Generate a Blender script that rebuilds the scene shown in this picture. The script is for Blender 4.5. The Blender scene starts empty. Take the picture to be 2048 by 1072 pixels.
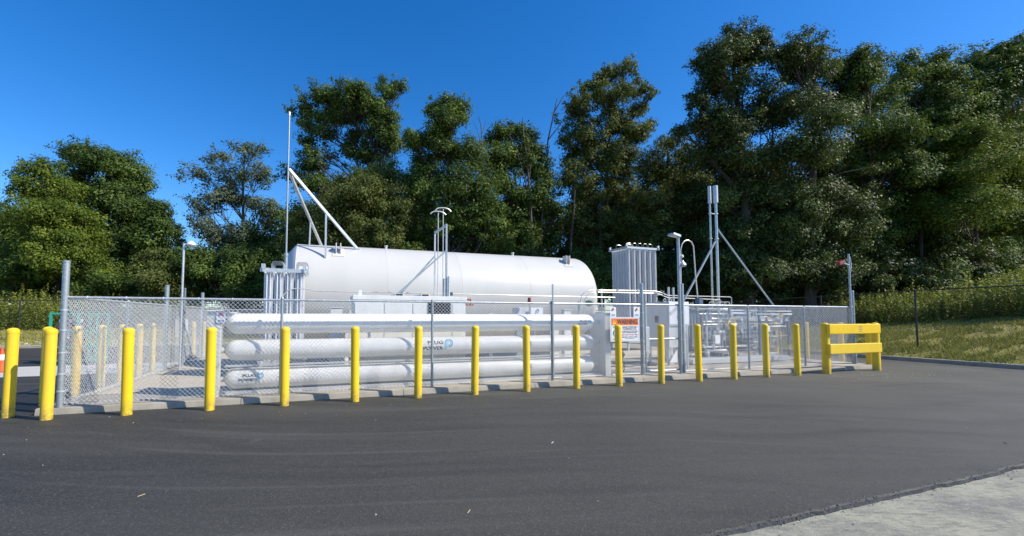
import bpy, bmesh, math, random
import numpy as np
from mathutils import Vector, Matrix, noise

# ------------------------------------------------------------------ camera, sky, sun, exposure
scene = bpy.context.scene
col = scene.collection
H = 1.5
PITCH = math.radians(3.0)
FPX, CU, CV = 860.0, 950.0, 590.0          # focal length and principal point, in pixels of a 2048 x 1072 frame
cam_d = bpy.data.cameras.new('camera')
cam = bpy.data.objects.new('camera', cam_d)
col.objects.link(cam)
cam.location = (0, 0, H)
cam.rotation_euler = (math.radians(90) + PITCH, 0, 0)
cam_d.sensor_width = 36.0
cam_d.lens = FPX / 2048 * 36
cam_d.shift_x = (1024 - CU) / 2048
cam_d.shift_y = (CV - 536) / 2048
cam_d.clip_start = 0.1
cam_d.clip_end = 3000
scene.camera = cam

SUN_EL, SUN_AZ = math.radians(41), math.radians(-15)      # azimuth counted from +X towards +Y
world = bpy.data.worlds.new('World')
scene.world = world
world.use_nodes = True
wn = world.node_tree.nodes
wl = world.node_tree.links
wn.clear()
sky = wn.new('ShaderNodeTexSky')
sky.sky_type = 'NISHITA'
sky.sun_disc = False
sky.sun_elevation = SUN_EL
sky.sun_rotation = math.radians(90) - SUN_AZ
sky.air_density = 1.0
sky.dust_density = 0.35
sky.ozone_density = 5.5
hs = wn.new('ShaderNodeHueSaturation')
hs.inputs['Saturation'].default_value = 1.30
hs.inputs['Hue'].default_value = 0.506
hs.inputs['Value'].default_value = 1.0
bg = wn.new('ShaderNodeBackground')
bg.inputs['Strength'].default_value = 0.15
wo = wn.new('ShaderNodeOutputWorld')
wl.new(sky.outputs[0], hs.inputs['Color'])
wl.new(hs.outputs[0], bg.inputs['Color'])
wl.new(bg.outputs[0], wo.inputs['Surface'])

sun_d = bpy.data.lights.new('sun', 'SUN')
sun_d.energy = 4.7
sun_d.angle = math.radians(0.5)
sun_d.color = (1.0, 0.93, 0.82)
sun = bpy.data.objects.new('sun', sun_d)
col.objects.link(sun)
sv = Vector((math.cos(SUN_EL) * math.cos(SUN_AZ), math.cos(SUN_EL) * math.sin(SUN_AZ), math.sin(SUN_EL)))
sun.rotation_euler = sv.to_track_quat('Z', 'Y').to_euler()
sun.location = (30, -10, 40)

scene.view_settings.view_transform = 'Standard'
scene.view_settings.look = 'None'
scene.view_settings.exposure = 0.40
scene.view_settings.gamma = 1.0
scene.view_settings.use_curve_mapping = False

# ------------------------------------------------------------------ site frame: s runs along the front fence, t runs away from it
A = math.radians(19.5)
CX, CY = -6.49, 6.80
ca, sa = math.cos(A), math.sin(A)

def W(s, t, z=0.0):
    return Vector((CX + s * ca - t * sa, CY + s * sa + t * ca, z))

def toL(x, y):
    x -= CX; y -= CY
    return x * ca + y * sa, -x * sa + y * ca

def ray(u, v):
    x = (u - CU) / FPX; y = (CV - v) / FPX
    return (x, math.cos(PITCH) - y * math.sin(PITCH), math.sin(PITCH) + y * math.cos(PITCH))

def on_t(u, v, t):
    """site point (s, t, z) seen at pixel u, v when it stands in the vertical plane t"""
    d = ray(u, v)
    k = (t - CX * sa + CY * ca) / (-d[0] * sa + d[1] * ca)
    s, _ = toL(d[0] * k, d[1] * k)
    return (s, t, H + d[2] * k)

def on_z(u, v, z):
    d = ray(u, v); k = (z - H) / d[2]
    s, t = toL(d[0] * k, d[1] * k)
    return (s, t, z)

def at_depth(u, v, y):
    d = ray(u, v); k = y / d[1]
    return Vector((d[0] * k, y, H + d[2] * k))

rnd = random.Random(7)

def sstep(x, a, b):
    x = min(1, max(0, (x - a) / (b - a)))
    return x * x * (3 - 2 * x)

SK, TK = 22.9, 18.7          # lines of the right and of the rear kerb

def ground_z(s, t):
    ds = s - SK - 0.16
    dt = t - TK - 0.16
    d = max(ds, dt)
    if d < 0:
        return 0.0
    n = noise.noise(Vector((s * 0.22, t * 0.22, 0.3)))
    n2 = noise.noise(Vector((s * 0.9, t * 0.9, 4.3)))
    slope = (0.145 + 0.06 * (1 - sstep(t, -1.0, 4.5))) if ds > dt else 0.115
    hgt = slope * d
    if hgt > 1.6:
        hgt = 1.6 + (1 - math.exp(-(hgt - 1.6) / 1.2)) * 1.2
    return 0.115 + hgt + (0.12 * n + 0.03 * n2) * min(1, d / 2)

# ------------------------------------------------------------------ object helpers
ORG = {}

def meta(o, label=None, cat=None, group=None, kind=None):
    if label: o['label'] = label
    if cat: o['category'] = cat
    if group: o['group'] = group
    if kind: o['kind'] = kind
    return o

def thing(name, label, cat, loc, group=None, is_world=False):
    o = bpy.data.objects.new(name, None)
    o.empty_display_size = 0.2
    col.objects.link(o)
    if is_world:
        o.location = loc
        ORG[o] = (Vector(loc), 0)
    else:
        o.location = W(*loc)
        o.rotation_euler = (0, 0, A)
        ORG[o] = (Vector(loc), 1)
    return meta(o, label, cat, group)

class MB:
    def __init__(self):
        self.v = []; self.f = []
    def add(self, vs, fs):
        b = len(self.v)
        self.v.extend([tuple(p) for p in vs])
        self.f.extend([tuple(i + b for i in f) for f in fs])
        return self
    def box(self, x0, x1, y0, y1, z0, z1):
        return self.add([(x0, y0, z0), (x1, y0, z0), (x1, y1, z0), (x0, y1, z0), (x0, y0, z1), (x1, y0, z1), (x1, y1, z1), (x0, y1, z1)],
                        [(0, 3, 2, 1), (4, 5, 6, 7), (0, 1, 5, 4), (1, 2, 6, 5), (2, 3, 7, 6), (3, 0, 4, 7)])
    def bar(self, p, q, w, h, up=(0, 0, 1)):
        p = Vector(p); q = Vector(q)
        d = (q - p).normalized()
        u = Vector(up)
        if abs(d.dot(u)) > 0.98:
            u = Vector((0, 1, 0))
        a = d.cross(u).normalized() * (w / 2)
        b = a.cross(d).normalized() * (h / 2)
        vs = [p - a - b, p + a - b, p + a + b, p - a + b, q - a - b, q + a - b, q + a + b, q - a + b]
        return self.add(vs, [(0, 3, 2, 1), (4, 5, 6, 7), (0, 1, 5, 4), (1, 2, 6, 5), (2, 3, 7, 6), (3, 0, 4, 7)])
    def tube(self, pts, r, n=8, cap=True):
        pts = [Vector(p) for p in pts]
        m = len(pts)
        rs = r if isinstance(r, (list, tuple)) else [r] * m
        d0 = (pts[1] - pts[0]).normalized()
        ref = Vector((0, 0, 1)) if abs(d0.z) < 0.9 else Vector((0, 1, 0))
        a = d0.cross(ref).normalized()
        vs = []
        for i, p in enumerate(pts):
            if i == 0: d = pts[1] - pts[0]
            elif i == m - 1: d = pts[-1] - pts[-2]
            else: d = (pts[i + 1] - pts[i]).normalized() + (pts[i] - pts[i - 1]).normalized()
            d = d.normalized()
            a = (a - d * a.dot(d))
            if a.length < 1e-5: a = d.orthogonal()
            a.normalize()
            b = d.cross(a)
            for k in range(n):
                an = 2 * math.pi * k / n
                vs.append(p + (a * math.cos(an) + b * math.sin(an)) * rs[i])
        fs = []
        for i in range(m - 1):
            for k in range(n):
                k2 = (k + 1) % n
                fs.append((i * n + k, i * n + k2, (i + 1) * n + k2, (i + 1) * n + k))
        if cap:
            fs.append(tuple(reversed(range(n))))
            fs.append(tuple((m - 1) * n + k for k in range(n)))
        return self.add(vs, fs)
    def lathe(self, prof, o, axis='z', n=24):
        """prof: (radius, height) pairs"""
        vs = []
        for r, h in prof:
            for k in range(n):
                an = 2 * math.pi * k / n
                c, s_ = r * math.cos(an), r * math.sin(an)
                if axis == 'z': vs.append((o[0] + c, o[1] + s_, o[2] + h))
                elif axis == 'x': vs.append((o[0] + h, o[1] + c, o[2] + s_))
                else: vs.append((o[0] + s_, o[1] + h, o[2] + c))
        m = len(prof)
        fs = []
        for i in range(m - 1):
            for k in range(n):
                k2 = (k + 1) % n
                fs.append((i * n + k, i * n + k2, (i + 1) * n + k2, (i + 1) * n + k))
        fs.append(tuple(reversed(range(n))))
        fs.append(tuple((m - 1) * n + k for k in range(n)))
        return self.add(vs, fs)
    def extrude(self, outline, y0, y1):
        """outline in x, z swept along y"""
        n = len(outline)
        vs = [(x, y0, z) for x, z in outline] + [(x, y1, z) for x, z in outline]
        fs = [tuple(range(n)), tuple(reversed(range(n, 2 * n)))]
        for i in range(n):
            j = (i + 1) % n
            fs.append((i, i + n, j + n, j))
        return self.add(vs, fs)
    def mesh(self, name, org=Vector((0, 0, 0))):
        me = bpy.data.meshes.new(name)
        me.from_pydata([(p[0] - org[0], p[1] - org[1], p[2] - org[2]) for p in self.v], [], self.f)
        me.update()
        return me
    def build(self, name, mat, parent=None, smooth=False, bevel=0.0, loc=None, is_world=False, recalc=True):
        if parent is not None:
            org, mode = ORG[parent]
        else:
            org = Vector(loc if loc is not None else (0, 0, 0)); mode = 0 if is_world else 1
        me = self.mesh(name, org)
        if recalc:
            bm = bmesh.new(); bm.from_mesh(me)
            bmesh.ops.recalc_face_normals(bm, faces=bm.faces)
            bm.to_mesh(me); bm.free()
        o = bpy.data.objects.new(name, me)
        col.objects.link(o)
        me.materials.append(mat)
        if smooth:
            for p in me.polygons: p.use_smooth = True
            try: me.set_sharp_from_angle(angle=math.radians(40))
            except Exception: pass
        if bevel:
            m = o.modifiers.new('bevel', 'BEVEL'); m.width = bevel; m.segments = 2; m.limit_method = 'ANGLE'
        if parent is not None:
            o.parent = parent
            ORG[o] = ORG[parent]
        else:
            if mode: o.location = W(*org); o.rotation_euler = (0, 0, A)
            else: o.location = org
            ORG[o] = (org, mode)
        return o

def children_of(o):
    return list(KIDS.get(o, []))

KIDS = {}
def copy_tree(src, loc, rot=None, parent=None):
    c = src.copy(); col.objects.link(c)
    if parent is None:
        c.location = loc
        if rot is not None: c.rotation_euler = rot
    else:
        c.parent = parent
    for ch in [x for x in ORG if x.parent == src]:
        copy_tree_child(ch, c)
    return c

def copy_tree_child(ch, parent):
    c = ch.copy(); col.objects.link(c); c.parent = parent
    for g in [x for x in ORG if x.parent == ch]:
        copy_tree_child(g, c)

# ------------------------------------------------------------------ materials
def mat(name, c1, c2=None, scale=3.0, rough=0.5, metal=0.0, bump=0.0, bscale=None, spec=0.5, detail=4, stretch=(1, 1, 1),
        rough2=None, contrast=(0.35, 0.65), dirt=None, dirt_scale=1.2, dirt_amt=0.3, coords='obj'):
    m = bpy.data.materials.new(name)
    m.use_nodes = True
    nt = m.node_tree; N = nt.nodes; Lk = nt.links
    p = N['Principled BSDF']
    p.inputs['Base Color'].default_value = (*c1, 1)
    p.inputs['Roughness'].default_value = rough
    p.inputs['Metallic'].default_value = metal
    p.inputs['Specular IOR Level'].default_value = spec
    if c2 is not None or bump or dirt:
        if coords == 'obj':
            tc = N.new('ShaderNodeTexCoord')
            oi = N.new('ShaderNodeObjectInfo')
            mul = N.new('ShaderNodeMath'); mul.operation = 'MULTIPLY'; mul.inputs[1].default_value = 37.0
            Lk.new(oi.outputs['Random'], mul.inputs[0])
            add = N.new('ShaderNodeVectorMath'); add.operation = 'ADD'
            Lk.new(tc.outputs['Object'], add.inputs[0]); Lk.new(mul.outputs[0], add.inputs[1])
            src = add.outputs[0]
        else:
            g = N.new('ShaderNodeNewGeometry')
            src = g.outputs['Position']
        mp = N.new('ShaderNodeMapping'); mp.inputs['Scale'].default_value = stretch
        Lk.new(src, mp.inputs['Vector'])
        v = mp.outputs[0]
        out = None
        if c2 is not None:
            n = N.new('ShaderNodeTexNoise'); n.inputs['Scale'].default_value = scale; n.inputs['Detail'].default_value = detail
            n.inputs['Roughness'].default_value = 0.6
            Lk.new(v, n.inputs['Vector'])
            r = N.new('ShaderNodeMapRange'); r.inputs[1].default_value = contrast[0]; r.inputs[2].default_value = contrast[1]
            Lk.new(n.outputs['Fac'], r.inputs[0])
            mx = N.new('ShaderNodeMix'); mx.data_type = 'RGBA'
            mx.inputs['A'].default_value = (*c1, 1); mx.inputs['B'].default_value = (*c2, 1)
            Lk.new(r.outputs[0], mx.inputs['Factor'])
            out = mx.outputs['Result']
            if rough2 is not None:
                mr = N.new('ShaderNodeMapRange'); mr.inputs[3].default_value = rough; mr.inputs[4].default_value = rough2
                Lk.new(r.outputs[0], mr.inputs[0]); Lk.new(mr.outputs[0], p.inputs['Roughness'])
        if dirt is not None:
            n = N.new('ShaderNodeTexNoise'); n.inputs['Scale'].default_value = dirt_scale; n.inputs['Detail'].default_value = 8
            n.inputs['Roughness'].default_value = 0.7
            Lk.new(v, n.inputs['Vector'])
            r = N.new('ShaderNodeMapRange'); r.inputs[1].default_value = 0.5; r.inputs[2].default_value = 0.78
            r.inputs[4].default_value = dirt_amt
            Lk.new(n.outputs['Fac'], r.inputs[0])
            mx = N.new('ShaderNodeMix'); mx.data_type = 'RGBA'
            if out is None: mx.inputs['A'].default_value = (*c1, 1)
            else: Lk.new(out, mx.inputs['A'])
            mx.inputs['B'].default_value = (*dirt, 1)
            Lk.new(r.outputs[0], mx.inputs['Factor'])
            out = mx.outputs['Result']
        if out is not None: Lk.new(out, p.inputs['Base Color'])
        if bump:
            n = N.new('ShaderNodeTexNoise'); n.inputs['Scale'].default_value = bscale or scale * 4; n.inputs['Detail'].default_value = 5
            Lk.new(v, n.inputs['Vector'])
            b = N.new('ShaderNodeBump'); b.inputs['Strength'].default_value = bump; b.inputs['Distance'].default_value = 0.01
            Lk.new(n.outputs['Fac'], b.inputs['Height']); Lk.new(b.outputs[0], p.inputs['Normal'])
    return m

M = {}
M['yellow'] = None
M['galv'] = mat('galvanised_steel', (0.42, 0.46, 0.48), (0.30, 0.34, 0.36), 25, 0.42, 0.55, bump=0.03, rough2=0.55)
M['wire'] = mat('galvanised_wire', (0.74, 0.75, 0.75), (0.60, 0.62, 0.63), 8, 0.40, 0.2)
M['galv_light'] = mat('bright_galvanised_steel', (0.62, 0.65, 0.66), (0.45, 0.48, 0.50), 18, 0.4, 0.4)
M['alu'] = mat('brushed_aluminium', (0.76, 0.77, 0.78), (0.62, 0.64, 0.66), 4, 0.45, 0.2, stretch=(6, 6, 0.6))
M['white'] = mat('white_tank_paint', (0.57, 0.555, 0.515), (0.535, 0.525, 0.49), 0.8, 0.36, bump=0.02, bscale=3, dirt=(0.45, 0.42, 0.36), dirt_scale=0.9, dirt_amt=0.22, stretch=(1.4, 1, 0.5))
M['white_tube'] = mat('white_tube_paint', (0.80, 0.79, 0.755), (0.76, 0.75, 0.715), 1.5, 0.34, dirt=(0.42, 0.38, 0.30), dirt_scale=2.5, dirt_amt=0.3, stretch=(0.7, 1, 1))
M['white_box'] = mat('white_cabinet_paint', (0.70, 0.70, 0.665), (0.64, 0.64, 0.60), 2.0, 0.45, dirt=(0.40, 0.36, 0.28), dirt_scale=1.6, dirt_amt=0.3, stretch=(2.5, 2.5, 0.5))
M['grey_box'] = mat('grey_cabinet_paint', (0.58, 0.585, 0.58), (0.52, 0.525, 0.52), 2.5, 0.45, dirt=(0.3, 0.28, 0.24), dirt_amt=0.25)
M['stainless'] = mat('stainless_pipe', (0.60, 0.58, 0.55), (0.45, 0.43, 0.40), 10, 0.28, 0.8)
M['pipe_pale'] = mat('pale_tubing', (0.70, 0.67, 0.61), (0.55, 0.52, 0.46), 9, 0.35, 0.35)
M['bluesteel'] = mat('blue_grey_steel', (0.10, 0.145, 0.20), (0.075, 0.11, 0.16), 5, 0.45, 0.2)
M['darkgap'] = mat('dark_recess', (0.02, 0.02, 0.022), rough=0.8)
M['black'] = mat('black_coated_steel', (0.016, 0.017, 0.018), (0.03, 0.03, 0.03), 8, 0.5)
M['red'] = mat('dark_red_plastic', (0.26, 0.02, 0.03), (0.18, 0.015, 0.02), 20, 0.3)
M['red_text'] = mat('red_print', (0.48, 0.10, 0.05), rough=0.5)
M['text_dark'] = mat('dark_print', (0.03, 0.035, 0.045), rough=0.6)
M['text_grey'] = mat('grey_print', (0.16, 0.17, 0.2), rough=0.6)
M['cyan'] = mat('cyan_print', (0.05, 0.42, 0.68), (0.03, 0.30, 0.52), 6, 0.5)
M['teal'] = mat('pale_blue_print', (0.18, 0.55, 0.72), rough=0.5)
M['orange'] = mat('orange_print', (0.85, 0.20, 0.03), (0.78, 0.17, 0.03), 6, 0.45)
M['sign_white'] = mat('white_sign_sheet', (0.78, 0.79, 0.80), (0.74, 0.75, 0.76), 5, 0.4)
M['sign_yellow'] = mat('yellow_print', (0.85, 0.62, 0.05), rough=0.5)
M['sign_blue'] = mat('blue_print', (0.03, 0.12, 0.34), rough=0.5)
M['sign_red'] = mat('red_sign_print', (0.50, 0.03, 0.03), rough=0.5)
M['cone'] = mat('orange_cone_rubber', (0.80, 0.11, 0.02), (0.68, 0.09, 0.02), 9, 0.5)
M['green'] = mat('green_rack_paint', (0.028, 0.33, 0.245), (0.028, 0.27, 0.20), 6, 0.45)
M['brown'] = mat('brown_cylinder_paint', (0.085, 0.045, 0.035), (0.06, 0.035, 0.03), 6, 0.4)
M['concrete_kerb'] = mat('kerb_concrete', (0.35, 0.325, 0.27), (0.27, 0.25, 0.205), 3.0, 0.9, bump=0.5, bscale=60, dirt=(0.14, 0.13, 0.11), dirt_scale=2.5, dirt_amt=0.5, coords='geo')
M['bark'] = mat('tree_bark', (0.04, 0.032, 0.026), (0.08, 0.068, 0.056), 2.5, 0.9, bump=0.8, bscale=14, stretch=(4, 4, 0.7))
M['deadwood'] = mat('dead_wood', (0.06, 0.045, 0.04), (0.12, 0.095, 0.08), 4, 0.85, bump=0.5, bscale=12, stretch=(3, 3, 0.6))
M['stone'] = mat('pale_pebble', (0.42, 0.40, 0.36), (0.28, 0.27, 0.25), 5, 0.85, coords='geo')
M['crumb'] = mat('asphalt_crumb', (0.05, 0.05, 0.05), (0.16, 0.155, 0.15), 30, 0.8, coords='geo')
M['strawcol'] = mat('dry_straw', (0.5, 0.42, 0.24), rough=0.8)
M['tar'] = mat('tar_edge', (0.028, 0.031, 0.033), (0.07, 0.073, 0.074), 30, 0.85, bump=0.2, bscale=50, spec=0.15, coords='geo')
M['glass'] = mat('lamp_lens', (0.55, 0.58, 0.6), rough=0.15)

def ground_mat(name, build):
    m = bpy.data.materials.new(name); m.use_nodes = True
    nt = m.node_tree
    build(nt, nt.nodes, nt.links, nt.nodes['Principled BSDF'])
    return m

def nnoise(N, Lk, vec, scale, detail=4, rough=0.6):
    n = N.new('ShaderNodeTexNoise'); n.inputs['Scale'].default_value = scale
    n.inputs['Detail'].default_value = detail; n.inputs['Roughness'].default_value = rough
    Lk.new(vec, n.inputs['Vector']); return n.outputs['Fac']

def nmap(N, Lk, fac, a, b, lo=0.0, hi=1.0):
    r = N.new('ShaderNodeMapRange')
    r.inputs[1].default_value = a; r.inputs[2].default_value = b; r.inputs[3].default_value = lo; r.inputs[4].default_value = hi
    Lk.new(fac, r.inputs[0]); return r.outputs[0]

def nmix(N, Lk, fac, a, b, blend='MIX'):
    mx = N.new('ShaderNodeMix'); mx.data_type = 'RGBA'; mx.blend_type = blend
    for k, x in (('A', a), ('B', b)):
        if isinstance(x, tuple): mx.inputs[k].default_value = (*x, 1)
        else: Lk.new(x, mx.inputs[k])
    if isinstance(fac, float): mx.inputs['Factor'].default_value = fac
    else: Lk.new(fac, mx.inputs['Factor'])
    return mx.outputs['Result']

def nvec(N, Lk, scale=(1, 1, 1), rotz=0.0):
    g = N.new('ShaderNodeNewGeometry')
    mp = N.new('ShaderNodeMapping'); mp.vector_type = 'POINT'
    mp.inputs['Scale'].default_value = scale; mp.inputs['Rotation'].default_value = (0, 0, rotz)
    Lk.new(g.outputs['Position'], mp.inputs['Vector']); return mp.outputs[0]

def yellow_nodes(nt, N, Lk, p):
    tc = N.new('ShaderNodeTexCoord'); oi = N.new('ShaderNodeObjectInfo')
    mu = N.new('ShaderNodeMath'); mu.operation = 'MULTIPLY'; mu.inputs[1].default_value = 53.0; Lk.new(oi.outputs['Random'], mu.inputs[0])
    ad = N.new('ShaderNodeVectorMath'); ad.operation = 'ADD'; Lk.new(tc.outputs['Object'], ad.inputs[0]); Lk.new(mu.outputs[0], ad.inputs[1])
    v = ad.outputs[0]
    mp = N.new('ShaderNodeMapping'); mp.inputs['Scale'].default_value = (1, 1, 5); Lk.new(v, mp.inputs['Vector']); vz = mp.outputs[0]
    base = nmix(N, Lk, nmap(N, Lk, nnoise(N, Lk, v, 2.5, 4), 0.3, 0.7), (0.90, 0.585, 0.002), (0.82, 0.52, 0.004))
    fade = nmap(N, Lk, oi.outputs['Random'], 0, 1, 0, 0.28)
    base = nmix(N, Lk, fade, base, (0.62, 0.50, 0.12))
    base = nmix(N, Lk, nmap(N, Lk, nnoise(N, Lk, vz, 9, 6, 0.8), 0.62, 0.70, 0, 0.5), base, (0.42, 0.30, 0.03))
    base = nmix(N, Lk, nmap(N, Lk, nnoise(N, Lk, v, 22, 5, 0.7), 0.67, 0.71, 0, 0.8), base, (0.14, 0.11, 0.06))
    sp = N.new('ShaderNodeSeparateXYZ'); Lk.new(tc.outputs['Object'], sp.inputs[0])
    low = nmap(N, Lk, sp.outputs[2], 0.02, 0.26, 1.0, 0.0)
    m1 = N.new('ShaderNodeMath'); m1.operation = 'MULTIPLY'; Lk.new(low, m1.inputs[0]); Lk.new(nmap(N, Lk, nnoise(N, Lk, v, 14, 6, 0.75), 0.38, 0.62, 0, 0.85), m1.inputs[1])
    base = nmix(N, Lk, m1.outputs[0], base, (0.17, 0.14, 0.08))
    Lk.new(base, p.inputs['Base Color'])
    Lk.new(nmap(N, Lk, nnoise(N, Lk, v, 6, 5, 0.7), 0.3, 0.7, 0.34, 0.58), p.inputs['Roughness'])
    b = N.new('ShaderNodeBump'); b.inputs['Strength'].default_value = 0.12; b.inputs['Distance'].default_value = 0.004
    Lk.new(nnoise(N, Lk, v, 12, 4), b.inputs['Height']); Lk.new(b.outputs[0], p.inputs['Normal'])
M['yellow'] = ground_mat('bollard_yellow', yellow_nodes)

def wavy(N, Lk, scale, rotz, amp=2.6, freq=0.09):
    g = N.new('ShaderNodeNewGeometry')
    n = N.new('ShaderNodeTexNoise'); n.inputs['Scale'].default_value = freq; n.inputs['Detail'].default_value = 1.0
    Lk.new(g.outputs['Position'], n.inputs['Vector'])
    sc_ = N.new('ShaderNodeVectorMath'); sc_.operation = 'SCALE'; sc_.inputs['Scale'].default_value = amp
    Lk.new(n.outputs['Color'], sc_.inputs[0])
    ad = N.new('ShaderNodeVectorMath'); ad.operation = 'ADD'; Lk.new(g.outputs['Position'], ad.inputs[0]); Lk.new(sc_.outputs[0], ad.inputs[1])
    mp = N.new('ShaderNodeMapping'); mp.inputs['Scale'].default_value = scale; mp.inputs['Rotation'].default_value = (0, 0, rotz)
    Lk.new(ad.outputs[0], mp.inputs['Vector']); return mp.outputs[0]

def asphalt_nodes(nt, N, Lk, p):
    v = nvec(N, Lk)
    vs = wavy(N, Lk, (0.10, 1.1, 1), -A * 0.5, 5.0, 0.07)          # long sweeps left by traffic and the paver
    vs2 = wavy(N, Lk, (0.08, 2.0, 1), math.radians(6), 6.0, 0.08)
    base = nmix(N, Lk, nmap(N, Lk, nnoise(N, Lk, v, 0.35, 5), 0.3, 0.7), (0.0205, 0.0203, 0.0162), (0.028, 0.0276, 0.022))
    base = nmix(N, Lk, nmap(N, Lk, nnoise(N, Lk, vs, 1.0, 6), 0.42, 0.64, 0, 0.8), base, (0.052, 0.050, 0.042))
    base = nmix(N, Lk, nmap(N, Lk, nnoise(N, Lk, vs2, 1.3, 3), 0.6, 0.66, 0, 0.35), base, (0.066, 0.061, 0.053))
    vo = N.new('ShaderNodeTexVoronoi'); vo.inputs['Scale'].default_value = 105; Lk.new(v, vo.inputs['Vector'])
    sepc = N.new('ShaderNodeSeparateColor'); Lk.new(vo.outputs['Color'], sepc.inputs[0])
    base = nmix(N, Lk, nmap(N, Lk, sepc.outputs[0], 0.70, 1.0, 0, 0.5), base, (0.14, 0.132, 0.12))
    base = nmix(N, Lk, nmap(N, Lk, sepc.outputs[1], 0.75, 1.0, 0, 0.6), base, (0.018, 0.018, 0.02))
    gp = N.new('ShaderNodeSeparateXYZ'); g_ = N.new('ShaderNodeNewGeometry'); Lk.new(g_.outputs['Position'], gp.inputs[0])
    graze_tint = nmap(N, Lk, gp.outputs[0], -4.0, 12.0, 0.0, 0.85)      # grazing light painted into the colour: asphalt lightens towards the right
    dn = N.new('ShaderNodeMath'); dn.operation = 'MULTIPLY'; Lk.new(graze_tint, dn.inputs[0])
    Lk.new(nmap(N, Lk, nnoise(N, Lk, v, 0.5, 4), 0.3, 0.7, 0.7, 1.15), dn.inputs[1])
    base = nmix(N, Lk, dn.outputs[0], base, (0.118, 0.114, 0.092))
    vt = wavy(N, Lk, (0.10, 5.0, 1), math.radians(-10), 6.0)
    base = nmix(N, Lk, nmap(N, Lk, nnoise(N, Lk, vt, 1.0, 2, 0.4), 0.62, 0.70, 0, 0.24), base, (0.12, 0.113, 0.10))
    vt2 = wavy(N, Lk, (0.12, 3.0, 1), math.radians(9), 5.0, 0.12)
    base = nmix(N, Lk, nmap(N, Lk, nnoise(N, Lk, vt2, 1.1, 2, 0.4), 0.56, 0.76, 0, 0.26), base, (0.014, 0.0135, 0.0125))
    stain = nmap(N, Lk, nnoise(N, Lk, v, 1.6, 3, 0.5), 0.70, 0.76, 0, 0.35)
    base = nmix(N, Lk, stain, base, (0.14, 0.13, 0.12))
    Lk.new(base, p.inputs['Base Color'])
    p.inputs['Roughness'].default_value = 0.7
    p.inputs['Specular IOR Level'].default_value = 0.4
    b = N.new('ShaderNodeBump'); b.inputs['Strength'].default_value = 0.4; b.inputs['Distance'].default_value = 0.004
    Lk.new(vo.outputs['Distance'], b.inputs['Height'])
    b2 = N.new('ShaderNodeBump'); b2.inputs['Strength'].default_value = 0.25; b2.inputs['Distance'].default_value = 0.03
    Lk.new(nnoise(N, Lk, v, 5, 4), b2.inputs['Height']); Lk.new(b.outputs[0], b2.inputs['Normal'])
    Lk.new(b2.outputs[0], p.inputs['Normal'])
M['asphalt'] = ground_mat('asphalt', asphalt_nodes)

def oldconc_nodes(nt, N, Lk, p):
    v = nvec(N, Lk); vs = nvec(N, Lk, (1.0, 3.4, 1), math.radians(28))
    base = nmix(N, Lk, nmap(N, Lk, nnoise(N, Lk, v, 1.6, 8, 0.75), 0.40, 0.60), (0.205, 0.20, 0.165), (0.35, 0.335, 0.245))
    base = nmix(N, Lk, nmap(N, Lk, nnoise(N, Lk, vs, 4.5, 9, 0.8), 0.50, 0.60, 0, 0.6), base, (0.12, 0.12, 0.115))
    base = nmix(N, Lk, nmap(N, Lk, nnoise(N, Lk, vs, 11, 9, 0.85), 0.54, 0.62, 0, 0.75), base, (0.48, 0.45, 0.36))
    base = nmix(N, Lk, nmap(N, Lk, nnoise(N, Lk, v, 45, 5, 0.8), 0.56, 0.72, 0, 0.7), base, (0.12, 0.12, 0.11))
    Lk.new(base, p.inputs['Base Color'])
    p.inputs['Roughness'].default_value = 0.9
    b = N.new('ShaderNodeBump'); b.inputs['Strength'].default_value = 0.8; b.inputs['Distance'].default_value = 0.012
    Lk.new(nnoise(N, Lk, v, 28, 7, 0.75), b.inputs['Height']); Lk.new(b.outputs[0], p.inputs['Normal'])
M['oldconc'] = ground_mat('weathered_concrete', oldconc_nodes)

def pad_nodes(nt, N, Lk, p):
    v = nvec(N, Lk); vb = nvec(N, Lk, (0.5, 14, 1), -A)
    base = nmix(N, Lk, nmap(N, Lk, nnoise(N, Lk, v, 0.8, 6, 0.65), 0.33, 0.67), (0.43, 0.38, 0.29), (0.51, 0.455, 0.36))
    base = nmix(N, Lk, nmap(N, Lk, nnoise(N, Lk, vb, 4, 3, 0.6), 0.45, 0.65, 0, 0.3), base, (0.36, 0.33, 0.28))
    base = nmix(N, Lk, nmap(N, Lk, nnoise(N, Lk, v, 3.2, 7, 0.75), 0.60, 0.72, 0, 0.45), base, (0.22, 0.20, 0.165))
    Lk.new(base, p.inputs['Base Color'])
    p.inputs['Roughness'].default_value = 0.88
    b = N.new('ShaderNodeBump'); b.inputs['Strength'].default_value = 0.3; b.inputs['Distance'].default_value = 0.006
    Lk.new(nnoise(N, Lk, vb, 30, 4, 0.7), b.inputs['Height']); Lk.new(b.outputs[0], p.inputs['Normal'])
M['pad'] = ground_mat('broomed_concrete', pad_nodes)

def apron_nodes(nt, N, Lk, p):
    v = nvec(N, Lk)
    base = nmix(N, Lk, nmap(N, Lk, nnoise(N, Lk, v, 1.2, 6, 0.65), 0.33, 0.67), (0.44, 0.425, 0.385), (0.52, 0.505, 0.46))
    base = nmix(N, Lk, nmap(N, Lk, nnoise(N, Lk, v, 4, 7, 0.75), 0.58, 0.72, 0, 0.5), base, (0.33, 0.31, 0.28))
    Lk.new(base, p.inputs['Base Color']); p.inputs['Roughness'].default_value = 0.88
M['apron'] = ground_mat('pale_apron_concrete', apron_nodes)

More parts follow.
